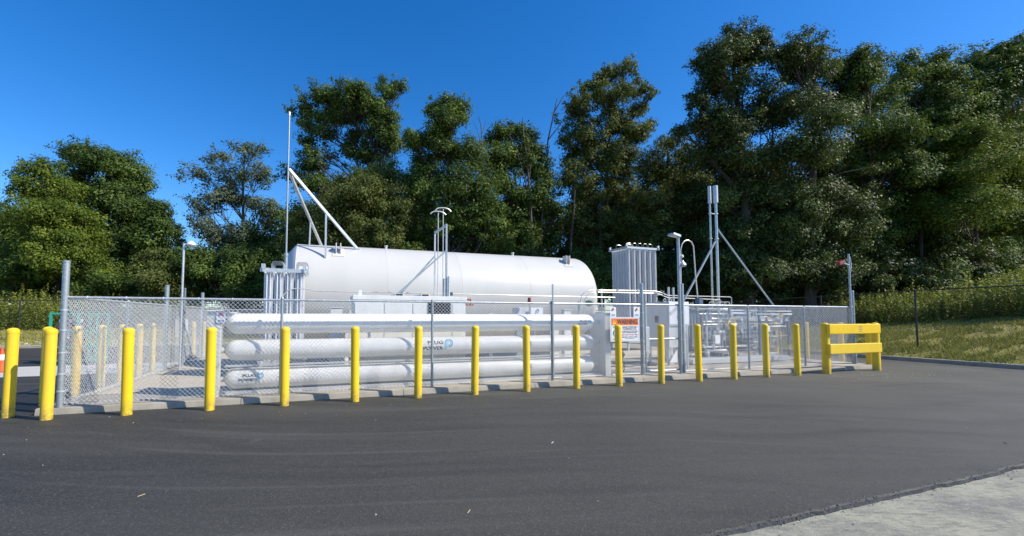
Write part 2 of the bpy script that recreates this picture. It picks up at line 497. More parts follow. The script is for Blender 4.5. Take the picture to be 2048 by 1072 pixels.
def grass_nodes(nt, N, Lk, p):
    v = nvec(N, Lk); vs = nvec(N, Lk, (1, 2.5, 1), -A)
    base = nmix(N, Lk, nmap(N, Lk, nnoise(N, Lk, v, 0.7, 6, 0.7), 0.35, 0.65), (0.22, 0.215, 0.05), (0.34, 0.30, 0.11))
    base = nmix(N, Lk, nmap(N, Lk, nnoise(N, Lk, vs, 1.1, 7, 0.72), 0.50, 0.66, 0, 0.85), base, (0.27, 0.22, 0.13))
    base = nmix(N, Lk, nmap(N, Lk, nnoise(N, Lk, v, 14, 6, 0.8), 0.46, 0.66, 0, 0.6), base, (0.075, 0.09, 0.022))
    Lk.new(base, p.inputs['Base Color']); p.inputs['Roughness'].default_value = 0.95
    p.inputs['Specular IOR Level'].default_value = 0.1
    b = N.new('ShaderNodeBump'); b.inputs['Strength'].default_value = 0.6; b.inputs['Distance'].default_value = 0.04
    Lk.new(nnoise(N, Lk, v, 9, 8, 0.8), b.inputs['Height']); Lk.new(b.outputs[0], p.inputs['Normal'])
M['grass'] = ground_mat('rough_grass', grass_nodes)

def leaf_mat(name, cols, rough=0.42, trans=0.22, spec=0.5):
    """cols: dark and light colour, blended by the tone stored on every leaf"""
    m = bpy.data.materials.new(name); m.use_nodes = True
    nt = m.node_tree; N = nt.nodes; Lk = nt.links
    p = N['Principled BSDF']
    at = N.new('ShaderNodeAttribute'); at.attribute_name = 'tone'
    ramp = N.new('ShaderNodeValToRGB')
    els = ramp.color_ramp.elements
    els[0].color = (*cols[0], 1); els[1].color = (*cols[-1], 1)
    for i, c in enumerate(cols[1:-1]):
        e = els.new((i + 1) / (len(cols) - 1)); e.color = (*c, 1)
    Lk.new(at.outputs['Fac'], ramp.inputs[0])
    Lk.new(ramp.outputs[0], p.inputs['Base Color'])
    p.inputs['Roughness'].default_value = rough
    p.inputs['Specular IOR Level'].default_value = spec
    tr = N.new('ShaderNodeBsdfTranslucent')
    Lk.new(nmix(N, Lk, 0.5, ramp.outputs[0], (0.16, 0.20, 0.015)), tr.inputs['Color'])
    ms = N.new('ShaderNodeMixShader'); ms.inputs[0].default_value = trans
    Lk.new(p.outputs[0], ms.inputs[1]); Lk.new(tr.outputs[0], ms.inputs[2])
    Lk.new(ms.outputs[0], N['Material Output'].inputs['Surface'])
    return m
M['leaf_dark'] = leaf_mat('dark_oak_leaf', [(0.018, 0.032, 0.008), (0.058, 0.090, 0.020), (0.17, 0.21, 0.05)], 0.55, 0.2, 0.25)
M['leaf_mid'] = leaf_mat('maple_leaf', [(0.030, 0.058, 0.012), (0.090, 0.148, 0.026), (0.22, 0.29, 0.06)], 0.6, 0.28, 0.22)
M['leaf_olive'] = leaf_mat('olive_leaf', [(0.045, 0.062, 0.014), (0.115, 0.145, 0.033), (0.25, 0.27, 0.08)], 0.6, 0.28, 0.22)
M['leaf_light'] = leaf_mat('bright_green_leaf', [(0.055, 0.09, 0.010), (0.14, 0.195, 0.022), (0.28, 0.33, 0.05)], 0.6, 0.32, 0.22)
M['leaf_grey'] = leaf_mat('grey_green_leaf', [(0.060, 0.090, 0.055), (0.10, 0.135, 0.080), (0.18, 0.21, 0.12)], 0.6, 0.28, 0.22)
M['weed'] = leaf_mat('weed_leaf', [(0.08, 0.12, 0.02), (0.18, 0.22, 0.035), (0.36, 0.36, 0.07)], rough=0.6, trans=0.3, spec=0.3)
M['blade'] = leaf_mat('grass_blade', [(0.16, 0.18, 0.035), (0.34, 0.32, 0.075), (0.56, 0.48, 0.22)], rough=0.7, trans=0.2, spec=0.2)

# ------------------------------------------------------------------ the ground
def grid_mesh(name, s0, s1, t0, t1, ns, nt_, zf, mt, keep=None, jitter=None):
    mb = MB()
    vs = []
    for j in range(nt_ + 1):
        for i in range(ns + 1):
            s = s0 + (s1 - s0) * i / ns; t = t0 + (t1 - t0) * j / nt_
            if jitter: s, t = jitter(s, t, i, j)
            vs.append((s, t, zf(s, t)))
    fs = []
    for j in range(nt_):
        for i in range(ns):
            a = j * (ns + 1) + i
            fs.append((a, a + 1, a + ns + 2, a + ns + 1))
    mb.add(vs, fs)
    return mb

EDGE = -6.25
# asphalt lot: one slab 3 cm proud of the old concrete, with a ragged front edge
mb = MB()
NS = 900
S0, S1 = -45.0, SK + 0.02
top = []; mid = []; low = []
for i in range(NS + 1):
    s = S0 + (S1 + 25 - S0) * i / NS
    e = EDGE + 0.035 * noise.noise(Vector((s * 1.1, 0, 0))) + 0.022 * noise.noise(Vector((s * 6, 3, 0))) + 0.012 * noise.noise(Vector((s * 22, 3, 7)))
    w = 0.008 + 0.012 * noise.noise(Vector((s * 4, 9, 0)))
    top.append((s, e + 0.035, 0.0)); mid.append((s, e + 0.016, -0.006 - 0.008 * abs(noise.noise(Vector((s * 15, 1, 5)))))); low.append((s, e - w * 0.3, -0.0298))
vs = top + mid + low; n = NS + 1
fs = []
for i in range(NS):
    pass
MB().add(mid + low, [(i, n + i, n + i + 1, i + 1) for i in range(NS)]).build('asphalt_edge', M['tar'])['kind'] = 'structure'
fs = [(i, n + i, n + i + 1, i + 1) for i in range(NS)]
vs = top + mid
back = [(S1 + 25, TK + 0.02, 0.0), (S0, TK + 0.02, 0.0)]
vs += back
fs.append(tuple(range(0, n)) + (len(vs) - 2, len(vs) - 1))
mb.add(vs, fs)
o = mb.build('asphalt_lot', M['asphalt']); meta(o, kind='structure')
mb = MB(); mb.box(-60, 60, -60, EDGE + 0.3, -0.5, -0.03)
meta(mb.build('old_concrete_pavement', M['oldconc']), kind='structure')

# terrain behind the kerbs
def terr(s, t):
    return ground_z(s, t)
sl = sorted(set([-120, -90, -70, -55, -45] + [-45 + i * 1.5 for i in range(46)] + [SK + 0.16] + [SK + 0.3 + i * 0.45 for i in range(40)] + [SK + 20 + i * 6 for i in range(1, 16)]))
sl = [x for x in sl]
tl = sorted(set([-80, -60, -45, -35, -28] + [-22 + i * 0.8 for i in range(51)] + [TK + 0.16] + [TK + 0.3 + i * 0.5 for i in range(40)] + [TK + 21 + i * 6 for i in range(1, 18)]))
mb = MB(); vs = []; fs = []
for t in tl:
    for s in sl: vs.append((s, t, terr(s, t)))
ns = len(sl)
for j in range(len(tl) - 1):
    for i in range(ns - 1):
        sm, tm = (sl[i] + sl[i + 1]) / 2, (tl[j] + tl[j + 1]) / 2
        if sm > SK + 0.16 or tm > TK + 0.16:
            a = j * ns + i; fs.append((a, a + 1, a + ns + 1, a + ns))
mb.add(vs, fs)
meta(mb.build('grass_bank', M['grass'], smooth=True), kind='structure')
mb = MB(); mb.box(-1200, 1200, -300, 1500, -3.0, -0.6)
meta(mb.build('far_ground', M['grass']), kind='structure')

def kerb_profile():
    return [(0, -0.1), (0, 0.10), (0.012, 0.122), (0.03, 0.13), (0.16, 0.13), (0.16, -0.1)]
# right and rear kerbs, in cast lengths
mb = MB()
def kerb_run(p0, p1, seg=3.0, inward=1):
    L = math.dist(p0, p1); n = int(L / seg)
    dx, dy = (p1[0] - p0[0]) / L, (p1[1] - p0[1]) / L
    nx, ny = -dy * inward, dx * inward
    out = []
    for i in range(n):
        m_ = MB()
        a0, a1 = i * L / n + 0.004, (i + 1) * L / n - 0.004
        prof = kerb_profile(); vs = []
        for a in (a0, a1):
            for d, z in prof:
                vs.append((p0[0] + dx * a + nx * d, p0[1] + dy * a + ny * d, z + 0.002 * rnd.random()))
        k = len(prof)
        fs = [tuple(range(k)), tuple(reversed(range(k, 2 * k)))] + [(q, (q + 1) % k, (q + 1) % k + k, q + k) for q in range(k)]
        m_.add(vs, fs); out.append(m_)
    return out
kerb_r = bpy.data.objects.new('right_kerb', None); col.objects.link(kerb_r); kerb_r.location = W(SK, 0); kerb_r.rotation_euler = (0, 0, A)
ORG[kerb_r] = (Vector((SK, 0, 0)), 1); kerb_r['kind'] = 'structure'
for m_ in kerb_run((SK, -14), (SK, TK + 0.1), 3.0, -1): m_.build('kerb_length', M['concrete_kerb'], kerb_r)
kerb_b = bpy.data.objects.new('rear_kerb', None); col.objects.link(kerb_b); kerb_b.location = W(0, TK); kerb_b.rotation_euler = (0, 0, A)
ORG[kerb_b] = (Vector((0, TK, 0)), 1); kerb_b['kind'] = 'structure'
for m_ in kerb_run((-40, TK), (SK - 0.01, TK), 3.6, 1): m_.build('kerb_length', M['concrete_kerb'], kerb_b)

# concrete pad with its front kerb nose
PH = 0.10
PS0, PS1, PT0, PT1 = -0.28, 19.45, -0.05, 11.4
def pt0(s): return -0.055 - 0.02 * s
pad = bpy.data.objects.new('concrete_pad', None); col.objects.link(pad); pad.location = W(PS0, PT0); pad.rotation_euler = (0, 0, A)
ORG[pad] = (Vector((PS0, PT0, 0)), 1); pad['kind'] = 'structure'
nsx, nty = 6, 3
for i in range(nsx):
    for j in range(nty):
        a0 = PS0 + (PS1 - PS0) * i / nsx; a1 = PS0 + (PS1 - PS0) * (i + 1) / nsx
        t0_ = PT0 + 0.16; b0 = t0_ + (PT1 - t0_) * j / nty; b1 = t0_ + (PT1 - t0_) * (j + 1) / nty
        m_ = MB().box(a0 + .004, a1 - .004, b0 + .004, b1 - .004, -0.05, PH + 0.001 * rnd.random())
        if j == 0: m_.v = [(v[0], pt0(v[0]) + 0.16 if v[1] < b0 + .01 else v[1], v[2]) for v in m_.v]
        m_.build('slab', M['pad'], pad, bevel=0.006)
for i in range(7):
    a0 = PS0 + (PS1 - PS0) * i / 7 + 0.005; a1 = PS0 + (PS1 - PS0) * (i + 1) / 7 - 0.005
    # slightly uneven rounded nose
    mbk = MB(); k = 8
    secs = 14; vs = []
    for q in range(secs + 1):
        s = a0 + (a1 - a0) * q / secs
        w = 0.012 * noise.noise(Vector((s * 1.7, 2, 0)))
        prof = [(0.158, -0.05), (0.158, PH - 0.002), (0.03, PH + 0.001), (0.012, PH - 0.004), (0.004 + w * .5, PH - 0.016), (-0.004 + w * .5, 0.02), (-0.012 + w, 0.003), (-0.012 + w, -0.05)]
        for d, z in prof: vs.append((s, pt0(s) + d, z))
    fs = [tuple(range(k)), tuple(reversed(range(secs * k, secs * k + k)))]
    for q in range(secs):
        for r in range(k): fs.append((q * k + r, q * k + (r + 1) % k, (q + 1) * k + (r + 1) % k, (q + 1) * k + r))
    mbk.add(vs, fs).build('kerb_nose', M['concrete_kerb'], pad, smooth=True)
mb = MB()
for i in range(3):
    mb.box(-30 + i * 9.9, -30 + (i + 1) * 9.9 - 0.02, 5.65, 8.35, -0.05, 0.012)
meta(mb.build('gate_apron', M['apron']), kind='structure')

# ------------------------------------------------------------------ text and print helpers
def text_mesh(txt, size, bold=0.0, align='CENTER'):
    cu = bpy.data.curves.new('t', 'FONT'); cu.body = txt; cu.size = size; cu.align_x = align; cu.align_y = 'CENTER'
    cu.offset = bold; cu.resolution_u = 3
    ob = bpy.data.objects.new('t', cu); col.objects.link(ob)
    bpy.context.view_layer.update()
    dg = bpy.context.evaluated_depsgraph_get()
    me = bpy.data.meshes.new_from_object(ob.evaluated_get(dg))
    vs = [tuple(v.co) for v in me.vertices]; fs = [tuple(p.vertices) for p in me.polygons]
    bpy.data.objects.remove(ob); bpy.data.curves.remove(cu); bpy.data.meshes.remove(me)
    return vs, fs

def flat_text(mb, txt, s, t, z, size, bold=0.0, align='CENTER', width=None):
    """letters on a plane facing the front (towards -t)"""
    vs, fs = text_mesh(txt, size, bold, align)
    if width:
        xs = [v[0] for v in vs]; w = max(xs) - min(xs); c = (max(xs) + min(xs)) / 2 if align == 'CENTER' else min(xs)
        k = width / w
        vs = [((v[0] - c) * k, v[1], v[2]) for v in vs]
    mb.add([(s + v[0], t, z + v[1]) for v in vs], fs)
    return mb

def wrap_on_cylinder(vs, fs, s, axis_t, axis_z, R, ang0, thick=0.003):
    """lay flat x,y artwork on the front of a horizontal cylinder"""
    bm = bmesh.new()
    bv = [bm.verts.new(v) for v in vs]
    for f in fs:
        try: bm.faces.new([bv[i] for i in f])
        except ValueError: pass
    ys = [v[1] for v in vs]; y = min(ys)
    while y < max(ys):
        bmesh.ops.bisect_plane(bm, geom=bm.verts[:] + bm.edges[:] + bm.faces[:], plane_co=(0, y, 0), plane_no=(0, 1, 0))
        y += 0.02
    bm.verts.ensure_lookup_table()
    ov = []
    for v in bm.verts:
        a = ang0 + v.co.y / R
        ov.append((s + v.co.x, axis_t - math.cos(a) * (R + thick), axis_z + math.sin(a) * (R + thick)))
    of = [tuple(v.index for v in f.verts) for f in bm.faces]
    bm.verts.index_update()
    of = [tuple(v.index for v in f.verts) for f in bm.faces]
    bm.free()
    return ov, of

def ribbon(pts, w):
    vs = []; fs = []
    for i, p in enumerate(pts):
        a = Vector(pts[max(0, i - 1)]); b = Vector(pts[min(len(pts) - 1, i + 1)])
        d = (b - a).normalized(); nrm = Vector((-d.y, d.x)) * w / 2
        vs += [(p[0] + nrm.x, p[1] + nrm.y, 0), (p[0] - nrm.x, p[1] - nrm.y, 0)]
    for i in range(len(pts) - 1): fs.append((2 * i, 2 * i + 1, 2 * i + 3, 2 * i + 2))
    return vs, fs

# ------------------------------------------------------------------ bollards
def make_bollard(label, s, t, group):
    r, h = 0.073, 1.345
    b = thing('bollard', label, 'bollard', (s, t, 0), group)
    prof = [(r, 0.0), (r, h - 0.075)]
    MB().lathe([(r * 1.01, -0.03), (r * 1.01, 0.02), (r, 0.03), (r, h - 0.085)], (s, t, 0), n=28).build('sleeve', M['yellow'], b, smooth=True)
    dome = [(r * 1.045, h - 0.088), (r * 1.045, h - 0.055)]
    for k in range(1, 7):
        a = k / 6 * math.pi / 2
        dome.append((r * 1.045 * math.cos(a) + 0.002, h - 0.055 + 0.055 * math.sin(a)))
    MB().lathe(dome, (s, t, 0), n=28).build('cap', M['yellow'], b, smooth=True)
    return b

GF = 'yellow bollards along the front of the compound'
front = [(0.04, 'yellow bollard at the left end of the front row beside the tall corner post', GF),
    (1.02, 'yellow bollard before the left mesh bay, between corner post and tube rack', GF),
    (2.14, 'yellow bollard just in front of the diamond hazard placard and grey end plate', GF),
    (3.26, 'yellow bollard directly in front of the fence post right of the lowest blue logo', GF),
    (4.42, 'yellow bollard in front of the left end of the white equipment container', GF),
    (5.56, 'yellow bollard just left of the blue logo on the middle tube', GF),
    (6.68, 'yellow bollard in front of the tubes below the red letters on the tank', GF),
    (7.80, 'yellow bollard left of the tall thin strut, scuffed grey at its cap', GF),
    (8.96, 'yellow bollard just left of the blue logo on the topmost tube', GF),
    (10.03, 'yellow bollard standing in front of the orange and white warning sign', GF),
    (11.17, 'yellow bollard standing in front of the narrow mesh gate', GF),
    (12.27, 'yellow bollard first to the right of the grey light pole', GF),
    (13.35, 'yellow bollard just left of the fence post in front of the pipe skid', GF),
    (14.43, 'yellow bollard in front of the right half of the pipe skid', GF),
    (15.53, 'yellow bollard next to the left post of the two-rail barrier', GF)]
boll0 = None
for i, (s, lab, g) in enumerate(front):
    t = -0.42 - 0.021 * s
    if boll0 is None:
        boll0 = make_bollard(lab, s, t, g)
        o = boll0
    else:
        o = copy_tree(boll0, W(s, t, 0)); o['label'] = lab
    o.rotation_euler = (rnd.uniform(-.011, .011), rnd.uniform(-.011, .011), A + rnd.uniform(0, 6))
GL = 'yellow bollards along the left side of the compound'
left = [(-0.60, -0.03, 'yellow bollard at the far left edge, with the shadow of its neighbour on it'),
    (-0.61, 0.89, 'yellow bollard half hidden behind the one nearest the corner post'),
    (-0.58, 1.78, 'yellow bollard seen through the mesh just right of the tall corner post'),
    (-0.58, 2.78, 'yellow bollard seen through the mesh beside the green cylinder rack'),
    (-0.58, 3.72, 'yellow bollard mostly hidden behind the second bollard of the front row'),
    (-0.58, 4.80, 'yellow bollard seen through the mesh before the double gate'),
    (-0.58, 5.72, 'yellow bollard seen through the mesh beside the double gate hinge post'),
    (-0.75, 10.45, 'yellow bollard beyond the double gate, dimmer and behind two meshes'),
    (-0.62, 11.3, 'bright yellow bollard at the rear left corner of the compound')]
for s, t, lab in left:
    o = copy_tree(boll0, W(s, t, 0)); o['label'] = lab; o['group'] = GL
    o.rotation_euler = (rnd.uniform(-.008, .008), rnd.uniform(-.008, .008), A + rnd.uniform(0, 6))
GR = 'yellow bollards along the right side of the compound'
for s, t, lab in [(19.88, 0.76, 'yellow bollard seen through the barrier gap behind its lower rail'), (19.92, 1.85, 'yellow bollard seen through the last mesh bay before the barrier'),
                  (19.95, 2.95, 'yellow bollard seen through the mesh at the right end of the pipe skid'), (19.98, 4.05, 'yellow bollard seen behind the pipe skid valves'),
                  (20.0, 5.2, 'yellow bollard at the back of the pipe skid, furthest on the right side')]:
    o = copy_tree(boll0, W(s, t, 0)); o['label'] = lab; o['group'] = GR
    o.rotation_euler = (rnd.uniform(-.008, .008), rnd.uniform(-.008, .008), A + rnd.uniform(0, 6))

# two-rail barrier at the right corner
bar = thing('guard_barrier', 'yellow two-rail guard barrier on thick posts at the right front corner', 'barrier', (16.6, -0.78, 0))
def bar_post(s, t, r=0.095, h=1.36):
    dome = [(r, -0.03), (r, h - 0.06)]
    for k in range(1, 7):
        a = k / 6 * math.pi / 2
        dome.append((r * math.cos(a) + 0.002, h - 0.06 + 0.06 * math.sin(a)))
    MB().lathe(dome, (s, t, 0), n=28).build('post', M['yellow'], bar, smooth=True)
bar_post(16.6, -0.78); bar_post(18.72, -0.78); bar_post(19.35, -0.28, 0.078, 1.33)
for z, e in ((1.19, 0.0), (0.66, 0.03)):
    rl = MB().box(16.50, 18.66 + e, -0.955, -0.875, z - 0.135, z + 0.135).build('rail', M['yellow'], bar, bevel=0.02)
    if z > 1:
        tb = MB()
        for q in range(4): tb.box(17.70, 17.84, -0.9585, -0.956, z + 0.07 - q * 0.045 - 0.006, z + 0.07 - q * 0.045 + 0.006)
        tb.build('faded_label', M['text_grey'], rl)
MB().bar((19.33, -0.2, 1.19), (19.6, 0.9, 1.19), 0.06, 0.24).build('side_rail', M['yellow'], bar, bevel=0.015)

# ------------------------------------------------------------------ chain link
def chain_wires(a, b, z0, z1, w=0.072, r=0.0034):
    """diamond mesh between two plan points a and b (site s, t)"""
    mb = MB()
    L = math.dist(a, b); dx, dy = (b[0] - a[0]) / L, (b[1] - a[1]) / L
    nx, ny = -dy, dx
    hgt = z1 - z0
    n = int((L + hgt) / w) + 2
    for sgn in (1, -1):
        for i in range(n):
            x0 = -hgt + i * w if sgn > 0 else i * w
            xa, za, xb, zb = x0, 0.0, x0 + sgn * hgt, hgt
            # clip to 0..L
            def clip(xa, za, xb, zb):
                t0, t1 = 0.0, 1.0; d = xb - xa
                lo, hi = (0 - xa) / d, (L - xa) / d
                if lo > hi: lo, hi = hi, lo
                t0, t1 = max(t0, lo), min(t1, hi)
                if t1 - t0 < 0.004: return None
                return xa + d * t0, za + (zb - za) * t0, xa + d * t1, za + (zb - za) * t1
            c = clip(xa, za, xb, zb)
            if not c: continue
            xa, za, xb, zb = c
            off = 0.0032 * sgn
            P = Vector((a[0] + dx * xa + nx * off, a[1] + dy * xa + ny * off, z0 + za))
            Q = Vector((a[0] + dx * xb + nx * off, a[1] + dy * xb + ny * off, z0 + zb))
            # a few knuckle bends so the wire wavers like a woven one
            m = max(1, int((Q - P).length / 0.5))
            pts = [P.lerp(Q, k / m) + Vector((nx, ny, 0)) * (rnd.uniform(-.004, .004) if 0 < k < m else 0) for k in range(m + 1)]
            mb.tube(pts, r, 3, cap=False)
    return mb

def post(mb, s, t, h, r, z0=PH):
    mb.lathe([(r, z0 - 0.05), (r, h - 0.03), (r * 1.12, h - 0.03), (r * 1.12, h - 0.012), (r * 0.7, h + 0.006), (0.004, h + 0.012)], (s, t, 0), n=14)

def fence(name, label, a, b, posts, zt, tall=(), r=0.03, z0=PH, mesh=True, mt='galv', wmt='wire', skip=(), bands=(), rail_r=0.021, gz=None, wire_r=0.0034, w=0.072, rail_gap=()):
    f = thing(name, label, 'fence', (a[0], a[1], 0))
    L = math.dist(a, b); dx, dy = (b[0] - a[0]) / L, (b[1] - a[1]) / L
    g = gz or (lambda s, t: 0.0)
    for d, h, rr in posts:
        s, t = a[0] + dx * d, a[1] + dy * d
        mb = MB(); post(mb, s, t, h + g(s, t), rr, z0 + g(s, t))
        p_ = mb.build('post', M[mt], f, smooth=True)
        if d in bands:
            for z in (0.35, 0.62, 0.95, 1.3, 1.62):
                q = MB(); q.lathe([(rr + 0.001, -0.012), (rr + 0.006, -0.012), (rr + 0.006, 0.012), (rr + 0.001, 0.012)], (s, t, z), n=14)
                q.bar((s, t, z), (s + dx * 0.09, t + dy * 0.09, z), 0.012, 0.022)
                q.build('band', M['galv_light'], p_)
    ds = [p[0] for p in posts]
    for i in range(len(ds) - 1):
        if i in skip: continue
        d0, d1 = ds[i], ds[i + 1]
        A0 = (a[0] + dx * (d0 + 0.03), a[1] + dy * (d0 + 0.03)); A1 = (a[0] + dx * (d1 - 0.03), a[1] + dy * (d1 - 0.03))
        ga, gb = g(*A0), g(*A1)
        MB().tube([(A0[0], A0[1], zt + ga), (A1[0], A1[1], zt + gb)], rail_r, 10).build('top_rail', M['galv_light' if mt == 'galv' else mt], f, smooth=True)
        if mesh:
            m_ = chain_wires(A0, A1, z0 + 0.03, zt - 0.01, w=w, r=wire_r)
            if gz: m_.v = [(v[0], v[1], v[2] + g(v[0], v[1])) for v in m_.v]
            # knuckled selvage over the rail and tie wires
            o = m_.build('chain_mesh', M[wmt], f, recalc=False); o['kind'] = 'stuff'
            tm = MB()
            MB_l = math.dist(A0, A1); k = max(1, int(MB_l / 0.45))
            for q in range(k):
                e = (q + 0.5) / k
                s, t = A0[0] + (A1[0] - A0[0]) * e, A0[1] + (A1[1] - A0[1]) * e
                tm.lathe([(rail_r + .001, -0.006), (rail_r + 0.006, -0.006), (rail_r + 0.006, 0.006), (rail_r + .001, 0.006)], (s, t, zt + g(s, t)), 'x', 8)
            tm.build('tie_wires', M[wmt], f)['kind'] = 'stuff'
    return f

ff = fence('chain_link_fence', 'galvanised chain-link fence across the front of the compound with a tall left corner post', (0, 0), (19.2, 0),
      [(0, 2.40, 0.045), (3.15, 1.87, 0.026), (5.96, 1.86, 0.026), (8.72, 1.86, 0.026), (11.22, 2.33, 0.045), (12.49, 2.36, 0.045), (14.77, 1.80, 0.026), (16.99, 1.80, 0.026), (19.2, 2.32, 0.04)],
      1.82, skip=(4,), bands=(0, 11.22, 12.49, 19.2))
for z0_ in (0.22,):
    MB().tube([(0.03, 0.01, 0.16), (11.18, 0.01, 0.15)], 0.004, 5).build('tension_wire', M['wire'], ff)
    MB().tube([(12.53, 0.01, 0.16), (19.17, 0.01, 0.15)], 0.004, 5).build('tension_wire', M['wire'], ff)
    # tall perforated strut strapped to the fence
MB().box(8.71, 8.74, -0.062, -0.034, PH, 2.25).build('strut', M['galv'], ff)
MB().tube([(3.19, 0.05, 0.13), (3.1, 0.05, 0.13), (2.2, 0.12, 0.12)], 0.006, 6).build('ground_wire', M['galv'], ff)

fence('chain_link_fence', 'galvanised chain-link fence running back along the left side to the double gate', (0, 0.06), (0, 4.75), [(0.0, 1.80, 0.02), (2.3, 1.86, 0.026), (4.66, 2.34, 0.05)], 1.82)
fence('chain_link_fence', 'short chain-link fence behind the double gate at the rear left', (0, 8.25), (0, 11.2), [(0, 2.34, 0.05), (2.95, 1.90, 0.035)], 1.82)
fence('chain_link_fence', 'chain-link fence along the back of the compound, seen behind the tank', (0.05, 11.2), (19.15, 11.2), [(0, 1.86, 0.03)] + [(i * 2.73, 1.86, 0.026) for i in range(1, 7)] + [(19.1, 1.9, 0.03)], 1.82)
fence('chain_link_fence', 'chain-link fence running back along the right side behind the barrier', (19.2, 0.06), (19.2, 11.2), [(0, 1.80, 0.02)] + [(2.75 * i, 1.86, 0.026) for i in range(1, 4)] + [(11.14, 1.9, 0.03)], 1.82)

def gate_leaf(g, a, b, z0, z1, name='frame', mid=(0.95,), r=0.022):
    q = MB()
    q.tube([(a[0], a[1], z0), (a[0], a[1], z1)], r, 10); q.tube([(b[0], b[1], z0), (b[0], b[1], z1)], r, 10)
    for z in (z0 + r, z1 - r) + tuple(mid):
        q.tube([(a[0], a[1], z), (b[0], b[1], z)], r, 10)
    q.build(name, M['galv_light'], g, smooth=True)
    o = chain_wires(a, b, z0 + 0.03, z1 - 0.03).build('chain_mesh', M['wire'], g, recalc=False); o['kind'] = 'stuff'

g = thing('walk_gate', 'narrow chain-link gate with a mid rail beside the warning sign', 'gate', (11.3, 0.0, 0))
gate_leaf(g, (11.33, 0), (12.36, 0), 0.17, 1.84, mid=(0.97,))
MB().box(11.285, 11.40, -0.05, -0.035, 0.62, 1.27).build('latch_plate', M['galv_light'], g, bevel=0.003)
for z in (0.3, 1.7):
    MB().box(12.38, 12.46, -0.02, 0.02, z - 0.03, z + 0.03).build('hinge', M['galv'], g, bevel=0.004)
MB().tube([(12.4, -0.02, 0.08), (12.4, -0.02, 0.42)], 0.012, 8).build('drop_rod', M['galv'], g)
g = thing('double_gate', 'double chain-link vehicle gate in the left side of the compound', 'gate', (0, 4.9, 0))
gate_leaf(g, (0, 4.83), (0, 6.18), 0.17, 1.84, 'left_frame', mid=())
gate_leaf(g, (0, 6.26), (0, 8.16), 0.17, 1.84, 'right_frame', mid=())
MB().lathe([(0.035, PH), (0.035, 2.34), (0.038, 2.345), (0.005, 2.365)], (0.05, 6.05, 0), n=12).build('centre_post', M['galv'], g, smooth=True)
MB().box(-0.06, 0.06, 6.12, 6.30, 0.75, 0.83).build('latch', M['galv_light'], g)
MB().box(-0.03, -0.02, 6.35, 6.75, 0.95, 1.45).build('sign_panel', M['sign_white'], g)
MB().box(-0.03, -0.02, 5.55, 5.85, 0.95, 1.45).build('sign_panel', M['galv_light'], g)

# black fence on the far side of the kerbs
fence('black_fence', 'black chain-link fence on the rising grass at the right, in front of the tall weeds', (24.4, 20.0), (24.4, -8.6), [(i * 3.18, 2.12, 0.03) for i in range(10)], 2.10, z0=0.0, mt='black', wmt='black', gz=ground_z, rail_r=0.02, wire_r=0.0016, w=0.09)
fence('black_fence', 'black chain-link fence along the rear grass strip behind the compound', (24.3, 20.1), (-30, 20.1), [(54.3 / 17 * i, 2.12, 0.03) for i in range(18)], 2.10, z0=0.0, mt='black', wmt='black', gz=ground_z, rail_r=0.02, wire_r=0.0016, w=0.09)

# ------------------------------------------------------------------ storage tubes
tb = thing('storage_tube_rack', 'rack of three long white pressure tubes stacked between grey end plates behind the front fence', 'gas storage rack', (2.0, 0.45, PH))
TT, TR = 0.47, 0.192
zc = (1.385, 0.895, 0.375)
for z in zc:
    prof = []
    x0, x1 = 2.36, 9.93
    for k in range(0, 9):
        a = k / 8 * math.pi / 2
        prof.append((max(0.05, TR * math.sin(a)), x0 - 0.19 * math.cos(a)))
    prof += [(TR, x0 + 0.01), (TR, (x0 + x1) / 2), (TR, x1 - 0.01)]
    for k in range(8, -1, -1):
        a = k / 8 * math.pi / 2
        prof.append((max(0.05, TR * math.sin(a)), x1 + 0.19 * math.cos(a)))
    tu = MB().lathe(prof, (0, TT, z), 'x', 40).build('pressure_tube', M['white_tube'], tb, smooth=True)
    for e, sg in ((x0 - 0.19, -1), (x1 + 0.19, 1)):
        MB().lathe([(0.055, 0), (0.055, 0.16)], (e - (0.16 if sg < 0 else 0), TT, z), 'x', 14).build('neck', M['white_tube'], tu, smooth=True)
for s, w in ((1.92, 0.22), (10.26, 0.16)):
    pl = MB()
    pl.box(s, s + w, 0.16, 0.30, PH, 1.63)
    pl.box(s + w * 0.3, s + w * 0.3 + 0.02, 0.30, 0.86, PH, 1.60)
    e = pl.build('end_plate', M['white_box'], tb, bevel=0.008)
    MB().box(s - 0.004, s + w + 0.004, 0.152, 0.16, 0.62, 0.70).build('clamp_band', M['grey_box'], e)
    for k in range(3):
        MB().tube([(s + 0.06 + 0.03 * k, 0.5, 1.6), (s + 0.06 + 0.03 * k, 0.5, 1.72), (s + 0.10 + 0.03 * k, 0.5, 1.76), (s + 0.2 + 0.03 * k, 0.5, 1.76), (s + 0.24 + .03 * k, 0.5, 1.6)], 0.008, 6).build('tubing_loop', M['stainless'], tb, smooth=True)
MB().bar((2.2, TT - 0.14, 0.62), (10.2, TT - 0.14, 0.62), 0.05, 0.035).build('lower_rail', M['grey_box'], tb)
for s in (4.75, 7.5):
    MB().box(s, s + 0.05, TT + 0.2, TT + 0.28, PH, 1.6).build('upright', M['white_box'], tb)
mbf = MB(); mbf.box(2.1, 10.3, 0.32, 0.40, PH, PH + 0.06); mbf.box(2.1, 10.3, 0.56, 0.64, PH, PH + 0.06); mbf.build('base_rail', M['grey_box'], tb)
